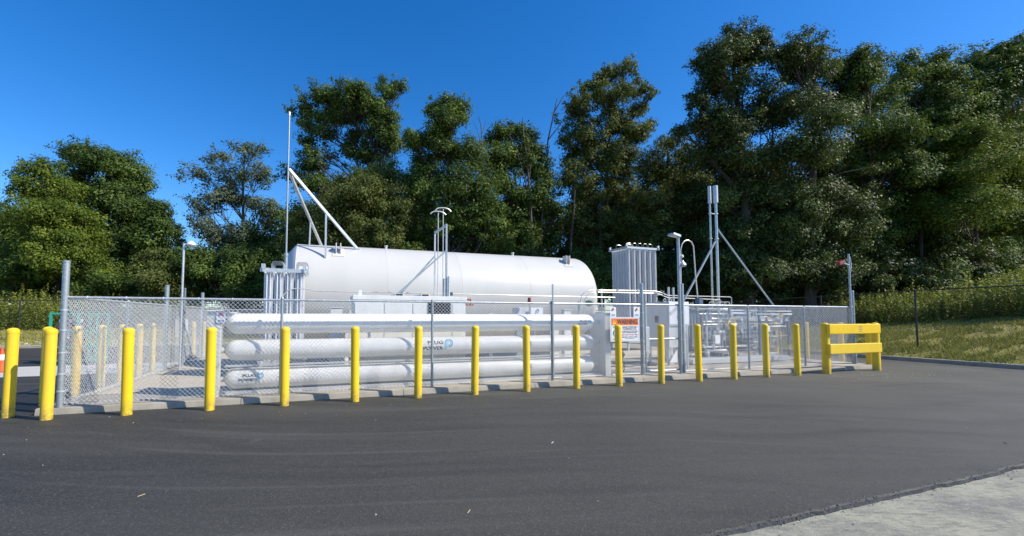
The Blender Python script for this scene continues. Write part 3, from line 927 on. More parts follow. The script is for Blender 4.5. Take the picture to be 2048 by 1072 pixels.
lg = MB(); lg.add(*[[(2.14, 0.15, 1.60), (2.14, 0.15, 1.42), (2.42, 0.20, 1.60), (2.14, 0.165, 1.60), (2.14, 0.165, 1.42), (2.42, 0.215, 1.60)], [(0, 1, 2), (5, 4, 3), (0, 3, 4, 1), (1, 4, 5, 2), (2, 5, 3, 0)]]).build('gusset', M['white_box'], tb)

def logo(sc, zc_):
    """two lines of letters with the double looped mark at right, in metres for the middle tube"""
    ang = sc['ang']; k = sc['k']
    def put(v, f, th=0.003):
        return wrap_on_cylinder([(x * k, y * k, 0) for x, y, _ in v], f, sc['s'], TT, zc_, TR, ang, th)
    m1 = MB()
    for tx, wd, cap, y in (('PLUG', .335, .080, .058), ('POWER', .43, .076, -.060)):
        v, f = text_mesh(tx, 1.0, 0.03, 'LEFT')
        x0, x1 = min(p[0] for p in v), max(p[0] for p in v); y0, y1 = min(p[1] for p in v), max(p[1] for p in v)
        v = [((p[0] - x1) / (x1 - x0) * wd - .02, (p[1] - (y0 + y1) / 2) / (y1 - y0) * cap + y, 0) for p in v]
        m1.add(*put(v, f))
    m1.build('lettering', M['text_dark'], tb, recalc=False)
    c = (.105, .045)
    def arc(R, a0, a1): return [(c[0] + R * math.cos(math.radians(x)), c[1] + R * math.sin(math.radians(x))) for x in range(a0, a1, -15 if a1 < a0 else 15)]
    v, f = ribbon([(.020, .02), (.024, .062)] + arc(.076, 155, -100) + [(.085, -.031)], .026); MB().add(*put(v, f)).build('logo_loop', M['cyan'], tb, recalc=False)
    v, f = ribbon([(.020, -.095), (.020, .015)], .026); m2 = MB().add(*put(v, f, .0036))
    v, f = ribbon([(.058, -.070), (.058, .03)] + arc(.040, 150, -95) + [(.09, .006)], .018); m2.add(*put(v, f, .0042))
    m2.build('logo_stem', M['teal'], tb, recalc=False)
s_ = on_t(888, 695, 0.3)
logo(dict(s=s_[0], ang=0.12, k=1.0), zc[1])
s_ = on_t(513, 757, 0.3)
logo(dict(s=s_[0], ang=0.15, k=0.64), zc[2])
s_ = on_t(1174, 648, 0.3)
logo(dict(s=s_[0], ang=0.0, k=0.58), zc[0])

# ------------------------------------------------------------------ the big tank
TS0, TS1, TAT, TAZ, TRR = 3.14, 12.32, 5.0, 2.20, 1.44
tk = thing('storage_tank', 'huge white horizontal cylindrical tank with domed ends above the compound', 'tank', ((TS0 + TS1) / 2, TAT, PH))
HD = 0.58
prof = [(0.25, TS0 - 0.50), (0.9, TS0 - 0.36), (1.20, TS0 - 0.22), (1.36, TS0 - 0.09), (1.42, TS0 - 0.03), (TRR, TS0)]
MB().lathe(prof, (0, TAT, TAZ), 'x', 96).build('left_head', M['white'], tk, smooth=True)
prof = []
for k in range(12, -1, -1):
    a = k / 12 * math.pi / 2
    prof.append((max(0.01, TRR * math.sin(a)), TS1 + HD * math.cos(a)))
MB().lathe(prof, (0, TAT, TAZ), 'x', 96).build('right_head', M['white'], tk, smooth=True)
seams = [on_t(u, 560, 3.62)[0] for u in (777, 925, 1061)]
xs = [TS0] + seams + [TS1]
for i in range(4):
    MB().lathe([(TRR, xs[i] + 0.001), (TRR, xs[i + 1] - 0.001)], (0, TAT, TAZ), 'x', 96).build('shell_course', M['white'], tk, smooth=True)
for x in seams + [TS0, TS1]:
    MB().lathe([(TRR - 0.002, -0.010), (TRR + 0.003, -0.005), (TRR + 0.003, 0.005), (TRR - 0.002, 0.010)], (x, TAT, TAZ), 'x', 96).build('weld_seam', M['white'], tk, smooth=True)
for s in (4.6, 11.0):
    q = MB(); q.extrude([(s - 0.16, PH), (s + 0.16, PH), (s + 0.16, 1.15), (s - 0.16, 1.15)], TAT - 1.15, TAT + 1.15)
    q.box(s - 0.25, s + 0.25, TAT - 1.2, TAT + 1.2, PH, PH + 0.05)
    q.build('saddle', M['white_box'], tk, bevel=0.01)
def on_tank(s, ang, dr=0.0):
    """ang measured from straight up towards the front"""
    return (s, TAT - math.sin(ang) * (TRR + dr), TAZ + math.cos(ang) * (TRR + dr))
def tank_patch(mb, s0, s1, a0, a1, th):
    n = 6; vs = []
    for s in (s0, s1):
        for k in range(n + 1):
            a = a0 + (a1 - a0) * k / n
            vs.append(on_tank(s, a, -0.01)); vs.append(on_tank(s, a, th))
    fs = []
    m = 2 * (n + 1)
    for k in range(n):
        fs += [(2 * k + 1, 2 * k + 3, m + 2 * k + 3, m + 2 * k + 1), (2 * k, 2 * k + 1, 2 * k + 3, 2 * k + 2), (m + 2 * k, m + 2 * k + 1, m + 2 * k + 3, m + 2 * k + 2)]
    fs += [(0, 1, m + 1, m), (2 * n, 2 * n + 1, m + 2 * n + 1, m + 2 * n)]
    mb.add(vs, fs); return mb
for u, nm in ((676, 'lug'), (1128, 'lug')):
    s = on_t(u, 510, 4.3)[0]
    pp = tank_patch(MB(), s - 0.16, s + 0.16, 0.44, 0.80, 0.012).build('doubler_plate', M['white'], tk)
    for e in (-0.06, 0.06):
        MB().box(s + e - 0.015, s + e + 0.015, TAT - 0.98, TAT - 0.72, TAZ + 1.12, TAZ + 1.40).build('lifting_lug', M['white'], pp, bevel=0.01)
for u in (772, 1025):
    s = on_t(u, 495, 4.9)[0]
    MB().lathe([(0.04, 0), (0.04, 0.09), (0.055, 0.09), (0.055, 0.12)], (s, TAT - 0.1, TAZ + TRR - 0.02), 'z', 14).build('nozzle', M['white'], tk, smooth=True)
# red letters, the first one hidden behind the container
tv, tf = text_mesh('FUEL', 0.27, 0.008, 'LEFT')
sF = on_t(910, 606, 3.56)[0]
ang_f = math.asin((on_t(940, 605, 3.56)[2] - TAZ) / TRR)
ov, of = wrap_on_cylinder(tv, tf, sF, TAT, TAZ, TRR, ang_f, 0.006)
MB().add(ov, of).build('lettering', M['red_text'], tk, recalc=False)

# ------------------------------------------------------------------ vent mast with braces on the tank
PM = (2.72, 3.42)
pt_top = on_t(579, 223, PM[1]); jt = on_t(580, 338, PM[1])
PMs = on_t(572, 525, PM[1])[0]
vm = thing('vent_mast', 'tall thin steel vent mast braced to the left end of the tank', 'mast', (PMs, PM[1], PH))
MB().tube([(PMs, PM[1], PH), (PMs, PM[1], 3.1)], 0.04, 12).build('lower_pipe', M['galv'], vm, smooth=True)
MB().tube([(PMs, PM[1], 3.1), (PMs, PM[1], pt_top[2] - 0.1)], 0.022, 12).build('mast_pipe', M['galv'], vm, smooth=True)
MB().lathe([(0.05, 0), (0.05, 0.08)], (PMs, PM[1], 3.08), 'z', 12).build('coupling', M['galv'], vm, smooth=True)
MB().lathe([(0.028, -0.12), (0.028, -0.02), (0.015, 0)], (PMs, PM[1], pt_top[2]), 'z', 12).build('mast_tip', M['galv_light'], vm, smooth=True)
fa = on_tank(on_t(715, 503, 4.3)[0], 0.45, 0.01)
fb = on_tank(on_t(645, 490, 5.3)[0], -0.20, 0.01)
jz = jt[2]
MB().bar((PMs + 0.02, PM[1], jz), fa, 0.055, 0.07).build('brace', M['galv_light'], vm)
MB().bar((PMs + 0.02, PM[1] + .04, jz - 0.05), fb, 0.055, 0.07).build('brace', M['galv_light'], vm)
def along(p, q, k): return tuple(p[i] + (q[i] - p[i]) * k for i in range(3))
p1 = along((PMs, PM[1], jz), fa, 0.52)
MB().bar(p1, (p1[0], p1[1], TAZ + math.sqrt(max(0.01, TRR ** 2 - (p1[1] - TAT) ** 2))), 0.05, 0.05).build('strut', M['galv_light'], vm)
p1 = along((PMs, PM[1], jz), fb, 0.62)
MB().bar(p1, (p1[0] - 0.02, p1[1], TAZ + math.sqrt(max(0.01, TRR ** 2 - (p1[1] - TAT) ** 2))), 0.04, 0.04).build('strut', M['galv_light'], vm)
for p in (fa, fb):
    MB().box(p[0] - 0.07, p[0] + 0.07, p[1] - 0.05, p[1] + 0.05, p[2] - 0.03, p[2] + 0.03).build('foot_plate', M['galv_light'], vm, bevel=0.005)

# ------------------------------------------------------------------ finned vaporisers
def star_mesh(h, R=0.105, r0=0.022, nf=8, th=0.0045):
    pts = []
    for k in range(nf):
        a = 2 * math.pi * (k + 0.5) / nf
        d = (math.cos(a), math.sin(a)); n_ = (-d[1], d[0])
        pts.append((d[0] * r0 - n_[0] * th, d[1] * r0 - n_[1] * th))
        pts.append((d[0] * R - n_[0] * th * .8, d[1] * R - n_[1] * th * .8))
        pts.append((d[0] * R + n_[0] * th * .8, d[1] * R + n_[1] * th * .8))
        pts.append((d[0] * r0 + n_[0] * th, d[1] * r0 + n_[1] * th))
    n_ = len(pts)
    vs = [(x, y, 0) for x, y in pts] + [(x, y, h) for x, y in pts]
    fs = [(i, (i + 1) % n_, (i + 1) % n_ + n_, i + n_) for i in range(n_)]
    fs += [tuple(range(n_, 2 * n_))]
    me = bpy.data.meshes.new('finned_tube'); me.from_pydata(vs, [], fs); me.update(); me.materials.append(M['alu']); return me

def vaporiser(label, s0, s1, t0, t1, zt, ncol, nrow, loops, z0=0.45):
    v = thing('vaporiser', label, 'vaporiser', ((s0 + s1) / 2, (t0 + t1) / 2, PH))
    org = ORG[v][0]
    ds = (s1 - s0) / ncol; dt = (t1 - t0) / nrow
    me = star_mesh(zt - z0 - 0.08, R=min(ds, dt) * 0.47)
    for i in range(ncol):
        for j in range(nrow):
            o = bpy.data.objects.new('finned_tube', me); col.objects.link(o); o.parent = v
            o.location = (s0 + ds * (i + .5) - org[0], t0 + dt * (j + .5) - org[1], z0 - org[2]); ORG[o] = ORG[v]
            o.rotation_euler = (0, 0, rnd.uniform(-.06, .06))
    for (a, b) in (((s0, t0), (s1, t0)), ((s0, t1), (s1, t1)), ((s0, t0), (s0, t1)), ((s1, t0), (s1, t1))):
        e = 0.07
        d = Vector((b[0] - a[0], b[1] - a[1])).normalized() * e
        for z in (zt - 0.05, z0 + 0.02):
            MB().bar((a[0] - d.x, a[1] - d.y, z), (b[0] + d.x, b[1] + d.y, z), 0.022, 0.085).build('angle_frame', M['galv_light'], v)
    for a in ((s0, t0), (s1, t0), (s0, t1), (s1, t1)):
        MB().box(a[0] - 0.035, a[0] + 0.035, a[1] - 0.035, a[1] + 0.035, PH, z0).build('leg', M['galv_light'], v)
        MB().box(a[0] - 0.04, a[0] + 0.04, a[1] - 0.04, a[1] + 0.04, zt - 0.02, zt + 0.09).build('corner_cap', M['galv_light'], v, bevel=0.004)
    for (a, b) in loops(s0, s1, t0, t1, ds, dt):
        h = 0.15; r = 0.0065
        a = Vector((a[0], a[1], zt - 0.08)); b = Vector((b[0], b[1], zt - 0.08)); up = Vector((0, 0, 1))
        d = (b - a) * 0.16
        MB().tube([a, a + up * (h + 0.03), a + up * (h + 0.08) + d * 0.4, a + up * (h + 0.10) + d, b + up * (h + 0.10) - d, b + up * (h + 0.08) - d * 0.4, b + up * (h + 0.03), b], r, 8).build('return_bend', M['stainless'], v, smooth=True)
    return v

tL = 2.35
aL, bL = on_t(525, 530, tL), on_t(612, 530, tL)
def loopsL(s0, s1, t0, t1, ds, dt):
    out = []
    for j in range(5):
        t = t0 + dt * (j * 0.8 + .5)
        for c in (s0 + 0.28, s0 + 0.82): out.append(((c - 0.12, t), (c + 0.14, t)))
    return out
vaporiser('finned aluminium vaporiser at the left end of the tank with stacked pipe loops', aL[0] + .02, bL[0] - .03, tL, 3.25, aL[2] - 0.06, 4, 4, loopsL)
tR = 6.4
aR, bR = on_t(1253, 492, tR), on_t(1316, 497, tR)
tb_r = None
d_ = ray(1220, 500)
k_ = (aR[0] + CX * ca + CY * sa) / (d_[0] * ca + d_[1] * sa)
_, tb_r = toL(d_[0] * k_, d_[1] * k_)
def loopsR(s0, s1, t0, t1, ds, dt):
    out = []
    for i in range(5): out.append(((s0 + ds * (i + .55), t0 + 0.12), (s0 + ds * (i + 1.25), t0 + 0.12)))
    for j in range(3): out.append(((s0 + 0.12 + 0.2 * j, t0 + dt * (j + 0.9)), (s0 + 0.42 + 0.2 * j, t0 + dt * (j + 1.0))))
    out.append(((s0 + 0.1, t1 - 0.3), (s0 + 0.42, t1 - 0.3)))
    return out
vaporiser('tall square finned aluminium vaporiser standing right of the tank', aR[0], bR[0], tR, min(tb_r, tR + 2.6), aR[2], 6, 6, loopsR)

# ------------------------------------------------------------------ white equipment container with vents on top
CT0, CT1 = 1.0, 1.88
cA, cB = on_t(708, 590, CT0)[0], on_t(931, 594, CT0)[0]
CZ = on_t(820, 592, CT0)[2]
ct = thing('equipment_container', 'long white equipment container with dark louvre in front of the tank', 'container', ((cA + cB) / 2, CT0, PH))
MB().box(cA, cB, CT0, CT1, PH + 0.06, CZ - 0.10).build('body', M['white_box'], ct, bevel=0.01)
MB().box(cA - 0.03, cB + 0.03, CT0 - 0.03, CT1 + 0.03, CZ - 0.10, CZ).build('roof_rim', M['white_box'], ct, bevel=0.01)
MB().box(cA + 0.05, cB - 0.05, CT0 + 0.05, CT1 - 0.05, PH, PH + 0.06).build('skid', M['grey_box'], ct)
n = 4
for i in range(n):
    a = cA + (cB - cA) * i / n + 0.02; b = cA + (cB - cA) * (i + 1) / n - 0.02
    if i == 2: b = on_t(855, 620, CT0)[0] - 0.03
    if i == 3: a = on_t(902, 620, CT0)[0] + 0.03
    q = MB().box(a, b, CT0 - 0.014, CT0 - 0.002, PH + 0.15, CZ - 0.16).build('door_panel', M['white_box'], ct, bevel=0.004)
    MB().box(a + 0.03, a + 0.045, CT0 - 0.03, CT0 - 0.014, 1.45, 1.6).build('handle', M['grey_box'], q)
la, lb = on_t(856, 605, CT0), on_t(901, 631, CT0)
lv = MB().box(la[0], lb[0], CT0 - 0.012, CT0 - 0.002, lb[2] - 0.1, la[2]).build('louvre', M['darkgap'], ct)
for k in range(12):
    z = lb[2] - 0.08 + k * (la[2] - lb[2] + 0.08) / 12
    MB().bar((la[0], CT0 - 0.02, z), (lb[0], CT0 - 0.02, z), 0.018, 0.006, up=(0, -0.6, 1)).build('slat', M['black'], ct)
for u in (720,):
    s = on_t(u, 580, CT0)[0]; MB().box(s - 0.04, s + 0.04, CT0 + .03, CT0 + .06, CZ, CZ + 0.11).build('lifting_eye', M['white_box'], ct, bevel=0.01)
for u in (799, 851):
    s = on_t(u, 588, CT0)[0]
    q = MB().box(s - 0.10, s + 0.10, CT0 + .01, CT1 - .05, CZ, CZ + 0.05).build('roof_box', M['white_box'], ct, bevel=0.005)
    MB().box(s - 0.075, s + 0.075, CT0 + .002, CT0 + .0095, CZ + 0.008, CZ + 0.042).build('opening', M['darkgap'], q)

FA, FB = 1.78, 1.12
vf = thing('vent_stand', 'grey steel stand carrying two thin vent pipes with arched caps above the container', 'vent stand', (on_t(893, 600, FB)[0], FB, CZ))
pL = on_t(870, 463, FA); pR = on_t(893, 448, FB)
MB().box(pL[0] - .018, pL[0] + .018, FA - .018, FA + .018, CZ, pL[2]).build('post', M['galv_light'], vf)
MB().box(pR[0] - .02, pR[0] + .02, FB - .02, FB + .02, CZ, pR[2]).build('post', M['galv'], vf)
MB().bar((pL[0], FA, pL[2] - 0.025), (pR[0], FB, pR[2] - 0.025), 0.035, 0.045).build('cross_bar', M['galv_light'], vf)
q1 = on_t(797, 588, FA); q2 = on_t(793, 594, FB)
MB().bar((q1[0], FA, CZ + .03), (pL[0], FA, on_t(870, 512, FA)[2]), 0.028, 0.035).build('brace', M['galv'], vf)
MB().bar((q2[0], FB, CZ + .03), (pR[0], FB, on_t(893, 501, FB)[2]), 0.028, 0.035).build('brace', M['galv'], vf)
for (u, v, t, w) in ((874.5, 425, 1.62, 0.39), (884.5, 418, 1.40, 0.39)):
    tp = on_t(u, v, t); sB = on_t(u + 1.5, 520, t)[0]
    MB().tube([(sB, t, CZ + 0.02), (sB, t, tp[2])], 0.011, 8).build('vent_pipe', M['pipe_pale'], vf, smooth=True)
    arc = [(sB + w / 2 * x, t, tp[2] + 0.03 - 0.055 * x * x * x * x - 0.02 * x * x) for x in (-1, -.8, -.55, -.3, 0, .3, .55, .8, 1)]
    MB().tube(arc, 0.015, 8).build('arched_cap', M['galv_light'], vf, smooth=True)
MB().tube([(pR[0] - 0.07, FB - .04, CZ + 0.01), (pR[0] - 0.07, FB - .04, CZ + 0.42)], 0.028, 12).build('filter_housing', M['galv'], vf, smooth=True)
MB().tube([(pR[0] + 0.05, FB - .04, CZ + 0.01), (pR[0] + 0.05, FB - .04, CZ + 0.48)], 0.026, 12).build('filter_housing', M['galv_light'], vf, smooth=True)
MB().lathe([(0.035, 0), (0.035, 0.08)], (pR[0] + 0.13, FB, CZ + 0.03), 'z', 12).build('valve', M['bluesteel'], vf, smooth=True)

# ------------------------------------------------------------------ pipe runs
pr = thing('pipe_run', 'thin pale pipe running along the tank from the left arch to the right end', 'pipe', (3.1, 2.2, PH))
T1 = 2.2
p = [on_t(563, 632, T1), on_t(563, 604, T1), on_t(567, 590, T1), on_t(577, 580, T1), on_t(592, 577, T1), on_t(617, 578, T1), on_t(630, 582, T1)]
zr = p[-1][2]
pe = on_t(1230, 600, T1)
pipe = [(p[0][0], T1, 0.3)] + p + [(pe[0], T1, zr - 0.02)]
MB().tube(pipe, 0.012, 8).build('tubing', M['pipe_pale'], pr, smooth=True)
for u in (585, 1159, 1205):
    s = on_t(u, 600, T1)[0]
    MB().box(s - 0.02, s + 0.02, T1 + 0.02, T1 + 0.06, PH, (2.17 if u < 600 else 1.98 if u < 1200 else 2.36)).build('strut', M['galv'], pr)
pr2 = thing('pipe_run', 'pair of pale steel pipes arching from behind the tubes over to the pipe skid', 'pipe', (10.0, 1.9, PH))
T2 = 1.9
for k, dv in ((0, 0), (1, 4.5)):
    du = k * 8
    pts = [on_t(1161 + du, 634, T2), on_t(1161 + du, 602, T2), on_t(1163 + du, 592 + dv, T2), on_t(1170 + du, 584 + dv * .5, T2), on_t(1182 + du, 580 + dv, T2), on_t(1310, 582 + dv, T2),
           on_t(1322, 585 + dv, T2), on_t(1336, 591 + dv, T2), on_t(1362, 591.5 + dv, T2 + 0.3), on_t(1460 - 22 * k, 594 + dv * 1.2, T2 + 0.3), on_t(1463 - 22 * k, 596 + dv, T2 + 0.3), on_t(1463 - 22 * k, 614, T2 + 0.3)]
    MB().tube(pts, 0.015, 8).build('pipe', M['pipe_pale'], pr2, smooth=True)
for u, tp in ((1338, 574), (1347.5, 575)):
    a = on_t(u, tp, 2.0); MB().box(a[0] - .025, a[0] + .025, 2.0, 2.05, PH, a[2]).build('strut', M['galv'], pr2)
for u in (1195, 1235, 1275):
    a = on_t(u, 582, T2); MB().box(a[0] - .03, a[0] + .03, T2 - .03, T2 + .03, a[2] - 0.02, a[2] + 0.05).build('clamp', M['stainless'], pr2)
a = on_t(1310, 590, 1.9)
MB().lathe([(0.03, -0.16), (0.03, -0.03), (0.10, 0.0), (0.10, 0.05), (0.02, 0.07)], (a[0], 1.85, a[2]), 'z', 14).build('control_valve', M['grey_box'], pr2, smooth=True)
av = on_t(1207, 603, 1.5)
MB().lathe([(0.02, -0.12), (0.10, -0.08), (0.12, 0.0), (0.08, 0.05), (0.01, 0.07)], (av[0], 2.2, av[2]), 'z', 14).build('green_valve', mat('faded_green', (0.10, 0.22, 0.17), rough=0.5), pr2, smooth=True)

# ------------------------------------------------------------------ small boxes behind the tubes
def pedestal(u0, u1, vt, t, name, label, cat, lid=True):
    a, b = on_t(u0, vt, t), on_t(u1, vt, t)
    o = thing(name, label, cat, ((a[0] + b[0]) / 2, t, PH))
    MB().box(a[0], b[0], t, t + 0.16, PH, a[2] - 0.04).build('body', M['white_box'], o, bevel=0.006)
    if lid:
        MB().box(a[0] - 0.02, b[0] + 0.02, t - 0.02, t + 0.18, a[2] - 0.02, a[2]).build('lid', M['white_box'], o, bevel=0.004)
        MB().box(a[0] + 0.01, b[0] - 0.01, t + 0.02, t + 0.14, a[2] - 0.042, a[2] - 0.018).build('neck', M['grey_box'], o)
    return o
pedestal(661, 685, 614, 2.2, 'instrument_box', 'small white lidded box left of the container behind the top tube', 'instrument box')
pedestal(699, 707, 615, 2.6, 'instrument_box', 'narrow white lidded box right against the left end of the container', 'instrument box')
pedestal(1128, 1142, 619, 2.0, 'instrument_box', 'small white lidded box right of the tall thin fence strut', 'instrument box')
a, b = on_t(1032, 615, 2.0), on_t(1058, 640, 2.0)
o = thing('control_box', 'pale grey control box with two doors behind the top tube', 'control box', (a[0], 2.0, PH))
MB().box(a[0], b[0], 2.0, 2.25, b[2] - 0.15, a[2]).build('body', M['grey_box'], o, bevel=0.005)
MB().box(a[0] + .01, (a[0] + b[0]) / 2 - .004, 1.99, 1.998, b[2] - 0.1, a[2] - .02).build('door', M['grey_box'], o)
MB().box((a[0] + b[0]) / 2 + .004, b[0] - .01, 1.99, 1.998, b[2] - 0.1, a[2] - .02).build('door', M['grey_box'], o)
MB().box(a[0] + .05, b[0] - .05, 2.05, 2.2, PH, b[2] - .15).build('stand', M['galv'], o)
a, b = on_t(1062, 615, 1.9), on_t(1086, 640, 1.9)
o = thing('placard_board', 'white placard board with a dark looped mark, beside the red beacon', 'sign', (a[0], 1.9, PH))
MB().box(a[0], b[0], 1.9, 1.92, b[2] - 0.1, a[2]).build('board', M['sign_white'], o)
MB().box(a[0] + .1, a[0] + .14, 1.925, 1.965, PH, a[2] - .05).build('post', M['galv'], o)
cx_, cz_ = (a[0] + b[0]) / 2, a[2] - 0.11
v, f = ribbon([(-.05, -.07), (-.06, -.02), (-.03, .03), (.02, .07), (.045, .06), (.05, .02), (.03, -.02), (0, -.05), (-.02, -.02), (.0, .02), (.03, .04)], 0.016)
MB().add([(cx_ + x, 1.897, cz_ + y) for x, y, _ in v], f).build('loop_mark', M['text_dark'], o, recalc=False)
a = on_t(1058.5, 595, 1.8)
o = thing('beacon_light', 'dark red beacon lamp on a thin stand in front of the tank', 'beacon', (a[0], 1.8, PH))
MB().tube([(a[0], 1.8, PH), (a[0], 1.8, a[2] - 0.13)], 0.012, 8).build('stand', M['galv'], o, smooth=True)
MB().lathe([(0.02, -0.15), (0.045, -0.12), (0.05, -0.08), (0.035, -0.07), (0.04, -0.05), (0.042, -0.01), (0.03, 0.0)], (a[0], 1.8, a[2]), 'z', 16).build('lens', M['red'], o, smooth=True)

# ------------------------------------------------------------------ signs on the front fence
def nfpa(mb_parent, s0, s1, z0, z1, t, cols):
    cx_, w = (s0 + s1) / 2, (s1 - s0)
    cz_ = z1 - w * 0.46; r = w * 0.19
    for (dx_, dz_, c) in ((-r, 0, cols[0]), (0, r, cols[1]), (r, 0, cols[2]), (0, -r, cols[3])):
        k = r * 0.94
        MB().add([(cx_ + dx_ - k, t, cz_ + dz_), (cx_ + dx_, t, cz_ + dz_ - k), (cx_ + dx_ + k, t, cz_ + dz_), (cx_ + dx_, t, cz_ + dz_ + k)], [(0, 1, 2, 3)]).build('hazard_diamond', M[c], mb_parent, recalc=False)
    mb = MB()
    for q in range(2):
        zz = z0 + (z1 - z0) * (0.22 - 0.11 * q)
        mb.box(cx_ - w * 0.3, cx_ + w * 0.3, t - 0.0005, t + 0.001, zz, zz + 0.012)
    mb.build('caption_line', M['sign_blue'], mb_parent)

a, b = on_t(432, 622, 0.14), on_t(452, 647, 0.14)
o = thing('hazard_placard', 'white hazard diamond placard with blue border on the left end plate of the tube rack', 'sign', (a[0], 0.14, a[2]))
MB().box(a[0], b[0], 0.142, 0.148, b[2], a[2]).build('sheet', M['sign_blue'], o)
MB().box(a[0] + .008, b[0] - .008, 0.138, 0.1415, b[2] + .008, a[2] - .008).build('face', M['sign_white'], o)
nfpa(o, a[0], b[0], b[2], a[2], 0.136, ('sign_blue', 'sign_red', 'sign_red', 'sign_white'))
for (u0, u1, lab) in ((1220, 1232, 'small white hazard diamond placard above the left corner of the warning sign'), (1267, 1279.5, 'small white hazard diamond placard above the right corner of the warning sign')):
    a, b = on_t(u0, 614, -0.03), on_t(u1, 634, -0.03)
    o = thing('hazard_placard', lab, 'sign', (a[0], -0.03, b[2]), 'hazard placards over the warning sign')
    MB().box(a[0], b[0], -0.034, -0.03, b[2], a[2]).build('sheet', M['sign_white'], o)
    nfpa(o, a[0], b[0], b[2], a[2], -0.036, ('sign_blue', 'sign_red', 'sign_yellow', 'sign_white'))

a, b = on_t(1220, 634.5, -0.03), on_t(1279, 682, -0.03)
ws = thing('warning_sign', 'orange and white warning sign wired to the chain-link beside the gate', 'sign', (a[0], -0.03, b[2]))
MB().box(a[0], b[0], -0.036, -0.031, b[2], a[2]).build('sheet', M['sign_white'], ws)
w, h = b[0] - a[0], a[2] - b[2]
T = -0.0375
def sx(x): return a[0] + w * x
def sz(y): return a[2] - h * y
mb = MB(); e = 0.006
for (x0, x1, y0, y1) in ((.035, .965, .04, .045), (.035, .965, .955, .96), (.035, .04, .04, .96), (.96, .965, .04, .96)):
    mb.box(sx(x0), sx(x1), T, T + .001, sz(y1), sz(y0))
mb.build('border_line', M['text_dark'], ws)
MB().box(sx(.045), sx(.955), T, T + .001, sz(.33), sz(.055)).build('header', M['orange'], ws)
MB().add([(sx(.07), T - .001, sz(.28)), (sx(.20), T - .001, sz(.28)), (sx(.135), T - .001, sz(.12))], [(0, 1, 2)]).build('alert_triangle', M['sign_yellow'], ws, recalc=False)
mb = MB(); flat_text(mb, '!', sx(.135), T - .002, sz(.22), h * 0.14, 0.001); mb.build('alert_mark', M['text_dark'], ws, recalc=False)
mb = MB(); flat_text(mb, 'WARNING', sx(.575), T - .001, sz(.195), h * 0.27, 0.006, width=w * 0.70); mb.build('lettering', M['text_dark'], ws, recalc=False)
for (tx, y, sz_, c, wd) in (('LIQUID HYDROGEN', .41, .085, 'text_dark', .5), ('FLAMMABLE GAS', .49, .085, 'text_dark', .46), ('NO SMOKING, NO OPEN FLAMES', .58, .062, 'text_dark', .54),
                            ('NOT WITHIN 50 FEET', .645, .062, 'text_dark', .5), ('MAY VENT AT ANY TIME', .735, .075, 'sign_red', .54), ('EMERGENCY CONTACT NUMBER', .825, .062, 'text_dark', .54)):
    mb = MB(); flat_text(mb, tx, sx(.66), T - .001, sz(y), h * sz_, 0.0009, width=w * wd); mb.build('lettering', M[c], ws, recalc=False)
mb = MB()
c0 = (sx(.18), sz(.66)); R_ = h * 0.145
mb.add([(c0[0], T - .001, c0[1])] + [(c0[0] + R_ * math.cos(k * math.pi / 16), T - .001, c0[1] + R_ * math.sin(k * math.pi / 16)) for k in range(32)], [(0, k + 1, (k + 1) % 32 + 1) for k in range(32)])
mb.build('round_pictogram', M['sign_blue'], ws, recalc=False)
mb = MB()
for dx_ in (-.035, .035):
    x = c0[0] + dx_
    mb.box(x - .016, x + .016, T - .002, T - .0015, c0[1] - .055, c0[1] + .03); mb.box(x - .013, x + .013, T - .002, T - .0015, c0[1] + .035, c0[1] + .058)
mb.build('figure_print', M['sign_white'], ws)
mb = MB()
for y, x0, x1 in ((.385, .08, .28), (.425, .09, .27), (.46, .15, .21), (.86, .1, .26), (.91, .07, .4), (.885, .5, .82)):
    mb.box(sx(x0), sx(x1), T - .001, T, sz(y) - .005, sz(y) + .005)
mb.build('fine_print', M['text_grey'], ws)

# ------------------------------------------------------------------ grey cabinet behind the gate
gA = on_t(1337, 603, 1.35); gB = on_t(1359, 603, 1.35)
d_ = ray(1291, 607); k_ = (gA[0] + CX * ca + CY * sa) / (d_[0] * ca + d_[1] * sa); _, gt = toL(d_[0] * k_, d_[1] * k_)
gt = min(gt, 3.6)
gz = gA[2]
gc = thing('grey_cabinet', 'tall grey equipment cabinet behind the narrow gate with a white side and black vents', 'cabinet', (gA[0], 1.35, PH))
MB().box(gA[0], gB[0] + .35, 1.35, gt, 1.25, gz).build('upper_body', M['grey_box'], gc, bevel=0.008)
MB().box(gA[0] + .02, gB[0] + .3, 1.38, gt - .02, 0.62, 1.25).build('lower_body', M['grey_box'], gc, bevel=0.008)
MB().box(gA[0] + .01, gB[0] + .34, 1.338, 1.3495, 1.3, gz - .02).build('front_panel', M['sign_white'], gc)
mb = MB(); mb.bar((gA[0] + .05, 1.33, 1.62), (gA[0] + .42, 1.33, gz - .1), 0.02, 0.09); mb.build('conduit', M['grey_box'], gc)
for q, (x, z) in enumerate(((.30, 1.48), (.42, 1.48), (.42, 1.66))):
    MB().box(gA[0] + x, gA[0] + x + .05, 1.325, 1.337, z, z + .07).build('connector', M['black'], gc)
L_ = gt - 1.35
for q in range(3):
    t0_ = 1.4 + L_ * q / 3 * .97
    MB().box(gA[0] - .012, gA[0] - .001, t0_, t0_ + L_ / 3 * .9, 1.3, gz - .05).build('side_door', M['grey_box'], gc)
MB().box(gA[0] - .016, gA[0] - .0125, 1.35 + L_ * .42, 1.35 + L_ * .58, 1.35, 1.55).build('vent', M['darkgap'], gc)
for t_ in (1.42, gt - .12):
    for s_0 in (gA[0] + .03, gB[0] + .25):
        MB().box(s_0, s_0 + .06, t_, t_ + .06, PH, .62).build('leg', M['galv_light'], gc)
